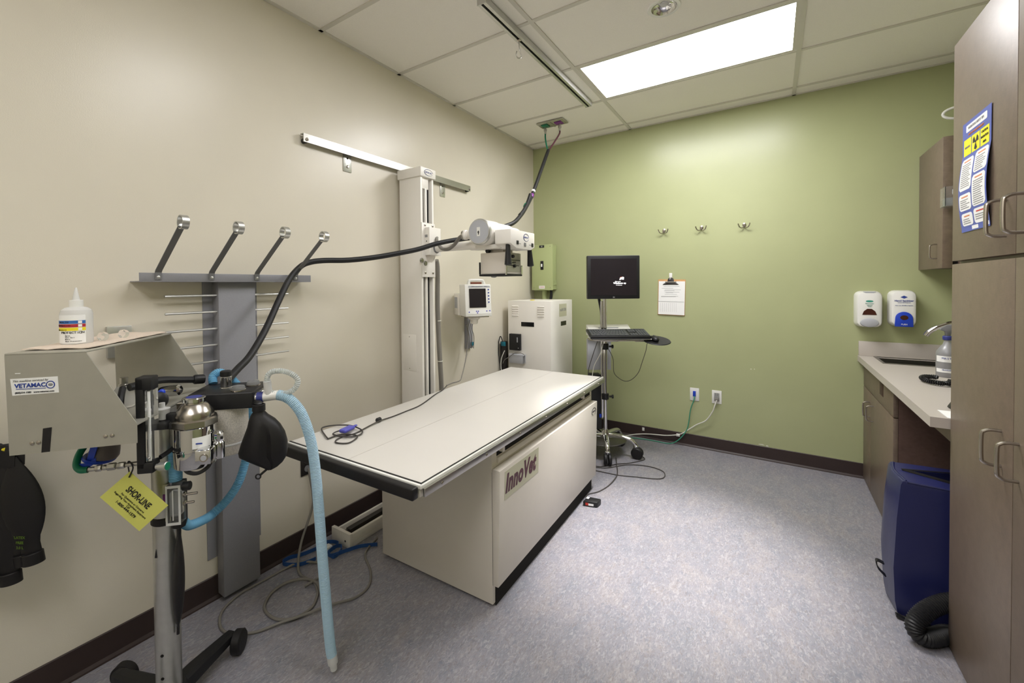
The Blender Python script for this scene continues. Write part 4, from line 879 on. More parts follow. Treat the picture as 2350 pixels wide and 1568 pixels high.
for z in (1.386, 1.313, 1.238, 1.166, 1.093):
    for y0, y1 in ((-3.187, -3.386), (-3.022, -2.845)):
        part('peg', MB().cyl((.045, y0, z), (.045, y1, z), .005, seg=10), 'aluminium', AR, True)

# wall plates
t = thing('steel_wall_plate', 'stainless wall outlet plate behind the anesthesia machine', 'outlet', (.01, -3.515, 1.14))
part('plate', MB().box(.0005, .022, -3.566, -3.49, 1.155, 1.275, .002), 'aluminium', t, True)
part('socket', MB().lathe((.022, -3.52, 1.21), (1, 0, 0), [(.02, 0), (.02, .003)], 20), 'rack_dark', t, True)
t = thing('low_wall_outlet', 'bronze wall outlet low on the beige wall beside the table', 'outlet', (.01, -2.725, .395))
part('plate', MB().box(.0005, .006, -2.762, -2.690, .395, .51, .002), 'dark_bronze', t, True)
for z in (.43, .475): part('socket', MB().lathe((.006, -2.726, z), (1, 0, 0), [(.017, 0), (.017, .003)], 18), 'rack_dark', t, True)

# ------------------------------------------------------------------ anesthesia machine
AM = thing('anesthesia_machine', 'veterinary anesthesia machine on a rolling silver pole stand', 'anesthesia machine', (.455, -3.54, 0), math.radians(46))
part('pole', MB().cyl((0, 0, .07), (0, 0, 1.03), .036, seg=32), 'aluminium', AM)
for z in (.16, .235): part('pole_hole', MB().cyl((-.002, -.0358, z), (-.002, -.0365, z), .005, seg=12), 'gap_dark', AM)
part('pole_scuff', MB().prism([(-.018, -.0335, .555), (-.01, -.0352, .555), (-.013, -.0348, .585)], (0, -.0006, 0)), 'ink', AM)
part('hub', MB().lathe((0, 0, .045), (0, 0, 1), [(.05, 0), (.058, .01), (.058, .04), (.045, .055)], 28), 'black_plastic', AM)
for k, wa in enumerate((111, 196, 284, 22)):
    a = math.radians(wa - 46); d = V((math.cos(a), math.sin(a), 0)); s_ = V((-d.y, d.x, 0)); L = .265
    b = MB(); rings = []
    for t_, w_, zt, zb in ((.02, .028, .10, .05), (.1, .027, .099, .055), (L - .03, .02, .088, .055), (L - .008, .018, .085, .055), (L, .012, .078, .058)):
        rings.append([b.b.verts.new(d * t_ + s_ * (w_ * q) + V((0, 0, z))) for q, z in ((-1, zb), (1, zb), (1, zt - .008), (.6, zt), (-.6, zt), (-1, zt - .008))])
    b.loft(rings); part('leg', b, 'black_plastic', AM)
    cs = part('caster', MB().lathe(d * (L - .01) + V((0, 0, .05)), (0, 0, 1), [(.008, -.01), (.008, .01)], 10), 'black_plastic', AM)
    wd = (d * .35 - s_).normalized()
    b = MB().lathe(d * (L - .012) + wd * .012 + V((0, 0, .042)), wd, [(.036, 0), (.042, .004), (.042, .03), (.036, .036), (.01, .037)], 28)
    part('wheel', b, 'black_rubber', cs)
# equipment shelf housing
poly = [(-.275, 1.245), (-.088, 1.245), (.03, 1.04), (.03, .985), (-.27, .975)]
for y in (-.207, .253):
    sp = part('side_panel', MB().prism([(x, y, z) for x, z in poly], (0, .003, 0)), 'sheet_steel', AM, flat=True)
    if y < 0: SPN = sp
part('top_panel', MB().box(-.275, -.086, -.207, .256, 1.245, 1.249, .001), 'sheet_steel', AM)
part('tray', MB().box(-.272, .03, -.204, .253, 1.034, 1.038), 'sheet_steel', AM, flat=True)
screws(SPN, [(-.218, -.207, 1.005), (-.203, -.207, 1.006), (-.046, -.207, 1.010), (-.030, -.207, 1.011)], (0, -1, 0), .0055)
part('velcro_strip', MB().prism([(-.192, -.207, 1.043), (-.172, -.207, 1.045), (-.178, -.207, .979), (-.197, -.207, .978)], (0, -.0012, 0)), 'black_rubber', SPN)
st = MB().prism([(-.263, -.2072, 1.181), (-.155, -.2072, 1.183), (-.153, -.2072, 1.139), (-.259, -.2072, 1.136)], (0, -.0006, 0)); part('sticker', st, 'paper', SPN)
xd = (1, 0, .02)
text('This machine serviced by', .008, 'ink_grey', SPN, (-.218, -.2084, 1.175), xd, (0, 0, 1), shear=.3)
text('VETAMAC', .0155, 'ink_blue', SPN, (-.218, -.2084, 1.1615), xd, (0, 0, 1), bold=.03, xs=1.0)
text('(800)334-1583   www.vetamac.com', .0062, 'ink', SPN, (-.208, -.2084, 1.1435), xd, (0, 0, 1), bold=.01)
part('rule', MB().box(-.25, -.183, -.2086, -.2078, 1.152, 1.1535), 'ink_blue', SPN)
part('logo_ring', MB().tube([(-.172 + .0095 * math.cos(a), -.2082, 1.1615 + .0095 * math.sin(a)) for a in [2 * math.pi * k / 20 for k in range(21)]], .0012, 5, 1), 'ink_blue', SPN)
part('logo_head', MB().sphere((-.172, -.2078, 1.1615), .005, 1.2, .15, .8, 10), 'ink_grey', SPN)
part('scratch', MB().box(-.252, -.24, -.2076, -.207, 1.194, 1.196), 'paper', SPN)
# flowmeter
fm = part('flowmeter', MB().box(-.004, .019, -.148, -.105, .885, 1.155, .004), 'black_plastic', AM)
part('flowmeter_cap', MB().box(-.004, .039, -.148, -.105, 1.118, 1.158, .004), 'black_plastic', fm)
part('flowmeter_foot', MB().box(-.004, .039, -.148, -.105, .872, .905, .004), 'black_plastic', fm)
part('flow_tube', MB().box(.020, .038, -.146, -.107, .905, 1.118, .002), 'acrylic', fm)
part('tube_core', MB().cyl((.028, -.138, .908), (.028, -.138, 1.115), .004, seg=12), 'paper', fm)
part('float_ball', MB().sphere((.028, -.144, .918), .004), 'chrome', fm)
kb = part('flow_knob', MB().lathe((.044, -.138, .888), (1, -.2, .05), [(.008, 0), (.008, .008), (.013, .010), (.013, .03), (.011, .032)], 20), 'aluminium', fm)
part('knob_face', MB().lathe((.0755, -.1444, .8896), (1, -.2, .05), [(.0115, 0), (.0115, .0015)], 20), 'green_plastic', kb)
part('bracket', MB().box(-.01, .06, -.118, .02, .99, 1.01, .003), 'black_plastic', AM)
# vaporizer
vx, vy = .112, -.05
vp = part('vaporizer', MB().lathe((vx, vy, .855), (0, 0, 1), [(.057, 0), (.059, .003), (.059, .052), (.061, .054), (.061, .058), (.059, .06), (.059, .125), (.062, .128)], 48), 'chrome', AM)
part('flange', MB().lathe((vx, vy, .983), (0, 0, 1), [(.06, 0), (.068, .002), (.068, .02), (.062, .024)], 8), 'satin_nickel', vp)
part('dome', MB().lathe((vx, vy, 1.006), (0, 0, 1), [(.054, 0), (.055, .012), (.05, .022), (.038, .04), (.03, .046), (.029, .05)], 40), 'satin_nickel', vp)
part('dial', MB().lathe((vx, vy, 1.056), (0, 0, 1), [(.030, 0), (.033, .002), (.033, .012), (.031, .014), (.025, .015)], 40), 'chrome', vp)
part('dial_disc', MB().lathe((vx, vy, 1.0705), (0, 0, 1), [(.022, 0), (.022, .001)], 32), 'blue_print', vp)
b = MB().lathe((vx, vy, .92), (0, 0, 1), [(.0596, 0), (.0596, .035)], 48, cap=False)
bmesh.ops.delete(b.b, geom=[f for f in b.b.faces if not (f.calc_center_median().y < vy - .022 and f.calc_center_median().x > vx + .015)], context='FACES')
lb = part('label', b, 'paper', vp)
part('label_print', MB().box(vx + .022, vx + .042, vy - .0545, vy - .0525, .934, .938), 'ink_blue', lb)
sg = part('sight_glass', MB().box(vx + .03, vx + .075, vy - .08, vy - .035, .878, .922, .004), 'chrome', vp)
part('sight_window', MB().lathe((vx + .056, vy - .08, .90), (0, -1, 0), [(.012, 0), (.012, .003), (.009, .003)], 20), 'satin_nickel', sg)
part('sight_pane', MB().lathe((vx + .056, vy - .0826, .90), (0, -1, 0), [(.0085, 0), (.0085, .0008)], 20), 'off_grey', sg)
fl = part('filler', MB().lathe((vx + .075, vy - .015, .875), (0, 0, 1), [(.016, 0), (.017, .01), (.017, .05), (.012, .056)], 20), 'chrome', vp)
part('filler_cap', MB().lathe((vx + .075, vy - .015, .93), (0, 0, 1), [(.014, 0), (.015, .01), (.015, .025), (.01, .03)], 10), 'chrome', fl)
part('drain_loop', MB().tube([(vx - .02, vy - .035, .86), (vx, vy - .05, .848), (vx + .03, vy - .055, .845), (vx + .055, vy - .045, .86), (vx + .06, vy - .03, .885)], .006, 8), 'hose_black', vp)
part('fresh_gas_hose', MB().tube([(.04, -.11, .905), (.055, -.06, .915), (.06, -.02, .935)], .007, 8), 'hose_black', AM)
# absorber
hd_ = part('absorber_head', MB().box(.055, .262, .035, .21, 1.0, 1.058, .006, 3), 'black_plastic', AM)
cn = part('canister', MB().lathe((.15, .11, .835), (0, 0, 1), [(.066, 0), (.07, .006), (.07, .165)], 40), 'granules', AM)
part('canister_band', MB().lathe((.15, .11, .868), (0, 0, 1), [(.0702, 0), (.0722, .002), (.0722, .006), (.0702, .008)], 40, cap=False), 'frosted', cn)
po = part('popoff_valve', MB().lathe((.147, .12, 1.056), (0, 0, 1), [(.02, 0), (.02, .004), (.018, .006), (.018, .038), (.019, .04), (.019, .044), (.017, .046)], 28), 'chrome', hd_)
part('valve_cap', MB().lathe((.147, .12, 1.10), (0, 0, 1), [(.0175, 0), (.019, .002), (.019, .018), (.015, .021)], 24), 'black_plastic', po)
for x, y in ((.205, .065), (.232, .14)):
    v_ = part('valve_dome', MB().lathe((x, y, 1.057), (0, 0, 1), [(.022, 0), (.022, .012), (.019, .018), (.01, .02)], 28), 'clear_plastic', hd_)
    part('valve_ring', MB().lathe((x, y, 1.057), (0, 0, 1), [(.022, 0), (.024, .001), (.024, .005), (.022, .006)], 28, cap=False), 'satin_nickel', v_)
for y in (.06, .14):
    part('port', MB().lathe((.262, y, 1.03), (1, 0, 0), [(.016, 0), (.016, .006), (.013, .008), (.013, .024)], 20), 'brushed_plain', hd_)
part('bag_port', MB().tube([(.25, .06, 1.012), (.268, .045, 1.012), (.281, .026, 1.012), (.283, .02, .995)], .015, 14), 'black_plastic', hd_)
part('support_arm', MB().box(-.01, .07, .02, .09, .995, 1.018, .004), 'satin_nickel', AM)
part('support_arm', MB().box(.03, .09, -.1, -.04, .985, 1.005, .004), 'black_plastic', AM)
part('manifold_block', MB().box(.045, .075, -.085, -.06, .995, 1.03, .004), 'black_plastic', AM)
# items bolted in the tray
j_ = part('suction_jar', MB().lathe((-.11, 0, 1.04), (0, 0, 1), [(.026, 0), (.028, .004), (.028, .05), (.02, .064), (.014, .068)], 24), 'clear_plastic', AM)
part('jar_cap', MB().lathe((-.11, 0, 1.108), (0, 0, 1), [(.015, 0), (.015, .004), (.011, .006), (.011, .026)], 20), 'brushed_plain', j_)
part('rubber_tube', MB().tube([(-.085, -.02, 1.105), (-.04, .06, 1.108), (.0, .12, 1.095), (.04, .16, 1.085)], .012, 10), 'hose_black', AM)
part('rubber_tube', MB().tube([(-.06, -.1, 1.12), (-.045, -.14, 1.09), (-.04, -.15, 1.03), (-.03, -.15, .99)], .009, 8), 'hose_black', AM)
part('tube_end', MB().lathe((.03, .15, 1.088), (.8, .6, -.1), [(.015, 0), (.017, .004), (.017, .03), (.015, .034)], 18), 'black_plastic', AM)
part('regulator', MB().lathe((-.03, .05, 1.07), (1, -.1, .1), [(.016, 0), (.018, .01), (.018, .06), (.012, .065)], 20), 'chrome', AM)
part('blue_button', MB().lathe((.0, -.005, 1.082), (.3, -1, 0), [(.01, 0), (.01, .008), (.005, .012)], 16), 'blue_deep', AM)
part('pressure_gauge', MB().lathe((.0, -.02, 1.058), (.2, -1, .3), [(.024, 0), (.026, .004), (.026, .014), (.02, .018)], 24), 'black_plastic', AM)
part('specimen_cup', MB().lathe((.03, -.07, 1.012), (0, 0, 1), [(.018, 0), (.021, .03), (.022, .032), (.008, .036), (.008, .05)], 24), 'frosted', AM)
# scavenging interface
sv = part('scavenger_box', MB().box(.036, .078, -.075, -.035, .675, .80, .003), 'acrylic', AM)
part('scavenger_frame', MB().box(.044, .07, -.07, -.04, .70, .775, .002), 'clear_plastic', sv)
part('mounting_plate', MB().box(.03, .075, -.034, -.02, .66, .80, .003), 'black_plastic', AM)
for q in ((.036, .078, -.0765, -.0755, .675, .683), (.036, .078, -.0765, -.0755, .792, .80), (.036, .041, -.0765, -.0755, .683, .792), (.072, .078, -.0765, -.0755, .683, .792), (.055, .058, -.0765, -.0755, .69, .785)): part('edge_bar', MB().box(*q), 'frosted', sv)
part('scavenger_knob', MB().lathe((.075, -.055, .787), (1, 0, .05), [(.01, 0), (.014, .003), (.014, .022), (.012, .024)], 12), 'black_plastic', sv)
for z, l in ((.76, .04), (.733, .03)):
    part('stud', MB().lathe((.078, -.055, z), (1, 0, .06), [(.008, 0), (.008, .006), (.004, .008), (.004, l)], 12), 'satin_nickel', sv)
part('warning_label', MB().box(.01, .035, -.0362, -.0352, .76, .79), 'label_cream', AM); part('warning_label', MB().box(.01, .035, -.0362, -.0352, .725, .758), 'purple', AM)
part('warning_label', MB().box(.018, .036, -.04, -.0392, .672, .70), 'label_cream', AM)
part('corrugated_tube', MB().tube([(.048, -.035, .80), (.046, -.032, .86), (.046, -.03, .9)], .018, 16, 6, corr=.0016, pitch=.005), 'hose_blue', AM)
part('hose_clamp', MB().lathe((0, 0, .655), (0, 0, 1), [(.037, 0), (.04, .003), (.04, .022), (.037, .025)], 24), 'black_rubber', AM)

def bag_mesh(h, wd, squash, neck=.02, nl=.04, pk=1.0, ex=.7):
    """lens shaped reservoir bag, hanging: cuff first, tail last (local z measured down from 0)"""
    prof = [(neck * .9, 0), (neck, .002), (neck, nl)]
    for k in range(1, 15):
        u = k / 15; r = wd / 2 * (math.sin(math.pi * u ** pk) ** ex); prof.append((max(r, .009 if u > .5 else neck * (1 - u) + r * u), nl + (h - nl) * u))
    prof.append((.007, h)); return prof
# bag on the machine (lift-off), circuit, tag, mask are things of their own; positions in the machine's frame
AMM = WM[AM.name]
def am(pts): return [AMM @ V(p) for p in pts]
vdir = (AMM.to_3x3() @ V((.0, 1, 0)))
def bag(name, label, top, axis, h, wd, squash, up, m='black_rubber', neck=.02, group=None, loop=True, tail=True):
    o = thing(name, label, 'breathing bag', tuple(V(top) + V(axis).normalized() * h), 0, group)
    b = MB(); b.lathe(top, axis, bag_mesh(h, wd, squash, neck, .035, 1.12, .62), 32, squash, up); part('bag', b, m, o, True)
    part('cuff', MB().lathe(top, axis, [(neck, 0), (neck + .003, .001), (neck + .003, .022), (neck, .024)], 24), m, o, True)
    if tail:
        ax = V(axis).normalized(); e = V(top) + ax * h
        side = V(up).cross(ax).normalized()
        part('tail', MB().tube([e - ax * .01, e + ax * .025], .0045, 8, 1), m, o, True)
        if loop: part('tail_loop', MB().tube([e + ax * .033 + ax * (-.009 * math.cos(a)) + side * (.009 * math.sin(a)) for a in [2 * math.pi * k / 14 for k in range(15)]], .0028, 8, 1), m, o, True)
    return o
ax_ = AMM.to_3x3() @ V((-.06, .0, -1))
BB = thing('breathing_bag', 'black rubber breathing bag hanging from the anesthesia machine', 'breathing bag', am([(.283, .02, .79)])[0], math.radians(46))
b = MB(); rings = []
lev = ((0, -.016, .016, .016), (-.004, -.018, .018, .018), (-.024, -.018, .018, .018), (-.036, -.026, .030, .022), (-.052, -.032, .052, .03), (-.07, -.036, .068, .036), (-.095, -.046, .082, .042), (-.125, -.058, .090, .044), (-.150, -.066, .091, .042), (-.164, -.064, .089, .038), (-.178, -.040, .084, .032), (-.192, -.014, .074, .025), (-.205, .010, .058, .016), (-.214, .024, .040, .007))
for z, l, r_b, th_b in lev:
    cx_, hw_ = (l + r_b) / 2, (r_b - l) / 2; ring = []
    for k in range(28):
        a = 2 * math.pi * k / 28; c_, s_2 = math.cos(a), math.sin(a)
        fold = 1 - .35 * math.exp(-((c_ - .15) / .16) ** 2) * min(1, max(0, (-z - .04) / .05))
        ring.append(b.b.verts.new((cx_ + hw_ * c_, th_b * fold * (1 if s_2 > 0 else -1) * abs(s_2) ** .8, z * 1.08 + .228)))
    rings.append(ring)
b.loft(rings); bb_ = part('bag', b, 'black_rubber', BB)
part('cuff', MB().lathe((0, 0, .204), (0, 0, 1), [(.019, 0), (.021, .001), (.021, .022), (.018, .024)], 24), 'black_rubber', BB)
part('tail', MB().tube([(.03, 0, .005), (.014, -.002, -.008), (.002, -.003, -.018)], .004, 8), 'black_rubber', BB)
part('tail_loop', MB().tube([(-.005 + .008 * math.cos(a), -.003, -.023 + .008 * math.sin(a)) for a in [2 * math.pi * k / 14 for k in range(15)]], .0025, 8, 1), 'black_rubber', BB)
bag('scavenger_bag', 'long narrow black bag hanging beside the silver pole', am([(.055, -.035, .675)])[0], AMM.to_3x3() @ V((-.04, .03, -1)), .36, .10, .35, AMM.to_3x3() @ V((.9, .4, 0)), neck=.018, loop=False)
# breathing circuit
BCU = thing('breathing_circuit', 'pale blue corrugated breathing hose drooping to the floor', 'hose', am([(.511, .05, .03)])[0])
part('hose', MB().tube(am([(.335, .06, 1.036), (.36, .055, 1.03), (.385, .05, 1.012), (.413, .05, .972), (.435, .05, .91), (.450, .05, .84), (.461, .05, .74), (.470, .05, .6), (.478, .05, .45), (.488, .05, .29), (.500, .05, .12), (.506, .05, .07)]), .0165, 14, 6, corr=.0022, pitch=.0052), 'hose_blue_light', BCU, True)
part('hose_end', MB().lathe(am([(.506, .05, .072)])[0], AMM.to_3x3() @ V((.12, 0, -1)), [(.018, 0), (.018, .03), (.013, .034), (.012, .055)], 20), 'frosted', BCU, True)
part('connector', MB().tube(am([(.286, .06, 1.032), (.31, .06, 1.034), (.34, .06, 1.036)]), .0165, 18), 'plastic_white', BCU, True)
part('blue_ring', MB().lathe(am([(.268, .06, 1.031)])[0], AMM.to_3x3() @ V((1, 0, .05)), [(.018, 0), (.018, .02)], 24), 'blue_print', BCU, True)
part('side_port', MB().tube(am([(.306, .06, 1.034), (.304, .055, 1.06), (.303, .05, 1.09)]), .013, 16), 'frosted', BCU, True)
part('inner_tube', MB().tube(am([(.303, .05, 1.085), (.306, .05, 1.108), (.322, .05, 1.122), (.357, .05, 1.122), (.388, .05, 1.108), (.405, .05, 1.087), (.397, .05, 1.061), (.372, .052, 1.044), (.341, .055, 1.040), (.315, .06, 1.045)]), .008, 10, 6, corr=.0024, pitch=.0062), 'hose_clear', BCU, True)
solo('scavenging_hose', MB().tube(am([(.065, -.03, .66), (.07, .0, .632), (.09, .06, .616), (.105, .1, .616), (.145, .12, .652), (.175, .14, .70), (.19, .165, .76), (.20, .2, .85), (.18, .235, .98), (.13, .24, 1.06), (.09, .23, 1.095), (.07, .215, 1.085), (.075, .2, 1.06)]), .0135, 12, 6, corr=.002, pitch=.005), 'hose_blue', 'bright blue corrugated scavenging hose behind the silver pole', 'hose')
# tag
TG = thing('service_tag', 'yellow paper service tag hanging from the anesthesia machine', 'tag', am([(-.04, -.105, .68)])[0], math.radians(46))
def tg(p): return (p[0] + .04, p[1] + .105, p[2] - .68)
e1 = V((.66, 0, -.751)); e2 = V((-.751, 0, -.66)); c0 = V(tg((-.044, -.105, .868)))
L1, L2 = .153, .106
part('card', MB().prism([c0, c0 + e1 * L1, c0 + e1 * L1 + e2 * L2, c0 + e2 * L2], (0, .0008, 0)), 'tag_yellow', TG)
def tt(s, size, u, v, bold=0, xs=1): text(s, size, 'ink', TG, c0 + e1 * (L1 * u) + e2 * (L2 * v) + V((0, -.0008, 0)), e1, -e2, bold=bold, xs=xs)
tt('SHOR-LINE', .028, .5, .36, .02, .62); tt('For Questions or Concerns', .0078, .5, .56); tt('Regarding Your Anesthesia Equipment', .0078, .5, .645); tt('Call', .0078, .5, .715); tt('1-800-444-1579', .0115, .5, .80, .015)
part('tie', MB().tube([c0 + e1 * .012 + e2 * .012 + V((0, -.002, 0)), c0 + V((.012, -.006, .012)), c0 + V((.0, 0, .03)), c0 + V((-.006, .003, .022)), c0 + e1 * .012 + e2 * .012 + V((0, .003, 0))], .002, 6), 'black_plastic', TG)
# gas fitting and mask under the shelf
q = MB()
for x0, x1, r in ((-.157, -.135, .007), (-.135, -.118, .010), (-.116, -.105, .008), (-.104, -.082, .011), (-.078, -.058, .010), (-.056, -.012, .007)):
    q.lathe(V((x0, -.1, .885 + (x0 + .1) * .05)), (1, 0, .05), [(r * .85, 0), (r, .002), (r, x1 - x0 - .002), (r * .85, x1 - x0)], 6 if r > .009 else 14)
part('gas_fitting', q, 'brushed_plain', AM)
solo('oxygen_hose', MB().tube(am([(-.155, -.1, .882), (-.175, -.1, .883), (-.19, -.09, .895), (-.195, -.07, .92), (-.185, -.05, .95), (-.17, -.03, .99), (-.16, .0, 1.02)]), .0095, 12), 'green_plastic', 'green gas hose curling under the metal shelf housing', 'hose')
MK = thing('face_mask', 'grey translucent mask with blue strap under the metal shelf', 'mask', am([(-.15, -.05, .885)])[0])
b = MB(); b.lathe((-.15, -.04, .90), (.35, .1, 1), [(.05, 0), (.052, .006), (.048, .02), (.036, .05), (.02, .075), (.014, .085)], 24, .7); part('cone', b.xf(AMM), 'mask_grey', MK, True)
b = MB(); b.lathe((-.158, -.045, .893), (.35, .1, 1), [(.053, 0), (.056, .004), (.053, .009)], 24, .7); part('rim', b.xf(AMM), 'blue_deep', MK, True)
part('strap', MB().ribbon(am([(-.16, -.085, .893), (-.15, -.092, .92), (-.145, -.085, .95), (-.14, -.075, .975)]), tuple(AMM.to_3x3() @ V((.009, 0, 0))), .0015), 'blue_deep', MK, True)
part('strap', MB().ribbon(am([(-.20, -.08, .886), (-.19, -.09, .89), (-.16, -.095, .893), (-.14, -.09, .905)]), (0, 0, .008), .0015), 'blue_deep', MK, True)
# on the shelf
TW = thing('shelf_towel', 'thin cream towel spread on the metal shelf housing', 'towel', am([(-.18, .03, 1.2495)])[0], math.radians(46))
b = MB(); rings = []
for iy in range(15):
    y = -.19 + iy * .031; rings.append([b.b.verts.new((x, y, .0005 + .003 * abs(math.sin(3 * y * 9 + x * 40)))) for x in [-.09 + k * .0205 + .004 * math.sin(iy * 1.7) for k in range(9)]])
for A, B_ in zip(rings, rings[1:]):
    for k in range(8): b.b.faces.new([A[k], A[k + 1], B_[k + 1], B_[k]])
r = bmesh.ops.extrude_face_region(b.b, geom=list(b.b.faces))
for v in r['geom']:
    if isinstance(v, bmesh.types.BMVert): v.co.z += .0025
part('cloth', b, 'towel', TW)
BO = thing('squeeze_bottle', 'white squeeze bottle with pointed tip and striped label on the shelf', 'bottle', am([(-.205, -.05, 1.2545)])[0], math.radians(46))
part('bottle', MB().lathe((0, 0, 0), (0, 0, 1), [(.036, 0), (.038, .003), (.038, .092), (.035, .102), (.026, .109), (.018, .111)], 36), 'frosted', BO)
part('cap', MB().lathe((0, 0, .110), (0, 0, 1), [(.0165, 0), (.0165, .021), (.015, .022)], 28), 'plastic_white', BO)
part('nozzle', MB().lathe((0, 0, .131), (0, 0, 1), [(.009, 0), (.0085, .004), (.003, .037), (.0022, .039)], 20), 'frosted', BO)
def arc(z0, z1, a0, a1, m, rad=.0384, n='label'):
    b = MB(); N = 16; ri = [[b.b.verts.new((rr * math.cos(math.radians(a0 + (a1 - a0) * k / N)), rr * math.sin(math.radians(a0 + (a1 - a0) * k / N)), z)) for k in range(N + 1)] for z, rr in ((z0, rad), (z1, rad), (z1, rad + .0003), (z0, rad + .0003))]
    for A, B_ in ((0, 1), (1, 2), (2, 3), (3, 0)):
        for k in range(N): b.b.faces.new([ri[A][k], ri[A][k + 1], ri[B_][k + 1], ri[B_][k]])
    part(n, b, m, BO)
arc(.004, .088, 196, 332, 'paper')
for z0, m in ((.062, 'stripe_blue'), (.0515, 'stripe_red'), (.041, 'stripe_yellow')):
    arc(z0, z0 + .0095, 196, 332, m, .0388, 'label_stripe'); arc(z0 + .001, z0 + .0085, 306, 319, 'paper', .0392, 'label_square')
def curved(s, size, z, a0, step, m='ink'):
    for k, ch in enumerate(s):
        if ch == ' ': continue
        a = math.radians(a0 + k * step)
        text(ch, size, m, BO, (.0392 * math.cos(a), .0392 * math.sin(a), z), (-math.sin(a), math.cos(a), 0), (0, 0, 1))
curved('PROTECTION', .0095, .0355, 246, 8.4); curved('HEALTH', .0065, .0665, 236, 7); curved('FLAMMABILITY', .006, .0563, 220, 5.4); curved('REACTIVITY', .005, .0435, 220, 5)
for k, s in enumerate(('Apron', 'Full Suit', 'Boots', 'Shoe Protectors')): curved(s, .0045, .0265 - k * .0055, 262, 3.8)
for k, x in enumerate((.03, .068)):
    p_ = am([(-.165 + k * .02, .01 + .07 * k, 1.2545)])[0]
    b = MB().lathe((0, 0, .012), (.5, -.9, .25), [(.013, 0), (.014, .002), (.014, .014), (.012, .015)], 22)
    o = solo('clear_plastic_cap', b.xf(Matrix.Translation(p_)), 'acrylic', ['clear plastic cap lying beside the squeeze bottle', 'clear plastic cap further from the squeeze bottle'][k], 'cap', 'clear caps on the shelf')

# black bags on the yellow hook at the left
YH = thing('yellow_wall_hook', 'yellow coated hook holding the spare black bags', 'hook', (.06, -3.82, .90))
part('wall_plate', MB().box(.0005, .006, -3.93, -3.87, .9, .99, .002), 'plastic_white', YH, True)
part('hook', MB().tube([(.006, -3.90, .95), (.04, -3.895, .94), (.09, -3.868, .925), (.14, -3.834, .92), (.165, -3.822, .93), (.17, -3.82, .955)], .006, 8), 'yellow', YH, True)
spec = ((.138, -3.832, .350, .106, 'frontmost of the spare black bags hanging at the left'), (.118, -3.846, .352, .112, 'second of the spare black bags hanging at the left'), (.094, -3.862, .405, .125, 'longest of the spare black bags hanging at the left'), (.066, -3.908, .40, .125, 'hindmost of the spare black bags hanging at the left'))
for k, (x, y, h, wd, lab) in enumerate(spec):
    bx, by = x, y - .0
    ax = V((.06, .10, -1)) if k < 2 else V((.05, .05, -1))
    ax.normalize(); topz = .895
    end = V((bx, by, topz)) + ax * h
    o = thing('rebreathing_bag', lab, 'breathing bag', tuple(end), 0, 'spare black breathing bags on the hook')
    b = MB(); b.lathe(end, -ax, bag_mesh(h, wd, .3, .025, .045, .95, .8), 32, .28, (.84, -.54, 0)); part('bag', b, 'black_rubber', o, True)
    part('cuff', MB().lathe(end, -ax, [(.025, 0), (.028, .001), (.028, .035), (.025, .037)], 24, .7, (.84, -.54, 0)), 'black_rubber', o, True)
    tp = V((bx, by, topz)); hk = V((x, y - .002, .929))
    part('strap', MB().ribbon([tp + V((0, -.01, -.03)), tp + V((0, -.008, .015)), hk + V((0, 0, .006)), tp + V((0, .012, .015)), tp + V((0, .012, -.03))], (.4 * .012, .9 * .012, 0), .002), 'black_rubber', o, True)
    if k == 0:
        for i, s in enumerate(('LATEX', 'FREE', '3.0 L')):
            text(s, .012, 'ink_lime', o, tp + ax * .25 + V((.54, -.84, 0)) * .0255 + V((0, 0, -.016 * i)), (.84, .54, 0), (0, 0, 1), w=True)

# ------------------------------------------------------------------ gas supply hose
GS = thing('gas_supply_hose', 'long black gas hose from the ceiling plate past the tube head to the machine', 'hose', (.64, -1.63, 1.84))
main = [(.475, -.641, 2.60), (.49, -.77, 2.45), (.51, -.935, 2.26), (.53, -1.068, 2.12), (.56, -1.234, 1.993), (.60, -1.40, 1.905), (.62, -1.52, 1.85), (.605, -1.62, 1.815), (.575, -1.74, 1.775), (.54, -1.84, 1.735), (.48, -1.92, 1.715), (.45, -1.985, 1.703), (.41, -2.1, 1.675), (0.370, -2.212, 1.638), (0.330, -2.324, 1.611), (0.270, -2.460, 1.582), (0.200, -2.583, 1.564), (0.150, -2.698, 1.559), (0.128, -2.769, 1.548), (0.128, -2.824, 1.524), (0.140, -2.892, 1.461), (0.180, -2.974, 1.357), (0.240, -3.072, 1.235), (0.310, -3.178, 1.139), (0.360, -3.256, 1.098), (.41, -3.32, 1.07)]
part('sleeve', MB().tube(main, .0145, 14, 6), 'hose_black', GS, True)
part('sleeve_branch', MB().tube([(.53, -1.09, 2.13), (.545, -1.16, 2.06), (.575, -1.28, 1.975), (.59, -1.37, 1.925)], .014, 12), 'hose_black', GS, True)
part('green_line', MB().tube([(.41, -.56, 2.78), (.412, -.565, 2.74), (.43, -.585, 2.68), (.465, -.63, 2.60)], .007, 8), 'green_plastic', GS, True)
part('purple_line', MB().tube([(.55, -.56, 2.78), (.548, -.565, 2.75), (.52, -.60, 2.68), (.482, -.64, 2.60)], .007, 8), 'maroon', GS, True)
part('coupling', MB().lathe((.529, -1.06, 2.135), (.1, -.6, -.75), [(.016, 0), (.018, .004), (.018, .03), (.016, .034)], 16), 'purple', GS, True)
part('coupling', MB().lathe((.548, -1.19, 2.035), (.1, -.7, -.65), [(.016, 0), (.018, .004), (.018, .03), (.016, .034)], 16), 'green_plastic', GS, True)
part('hose_clamp', MB().lathe((.522, -1.02, 2.175), (.1, -.6, -.75), [(.0155, 0), (.0165, .002), (.0165, .018), (.0155, .02)], 16), 'plastic_white', GS, True)

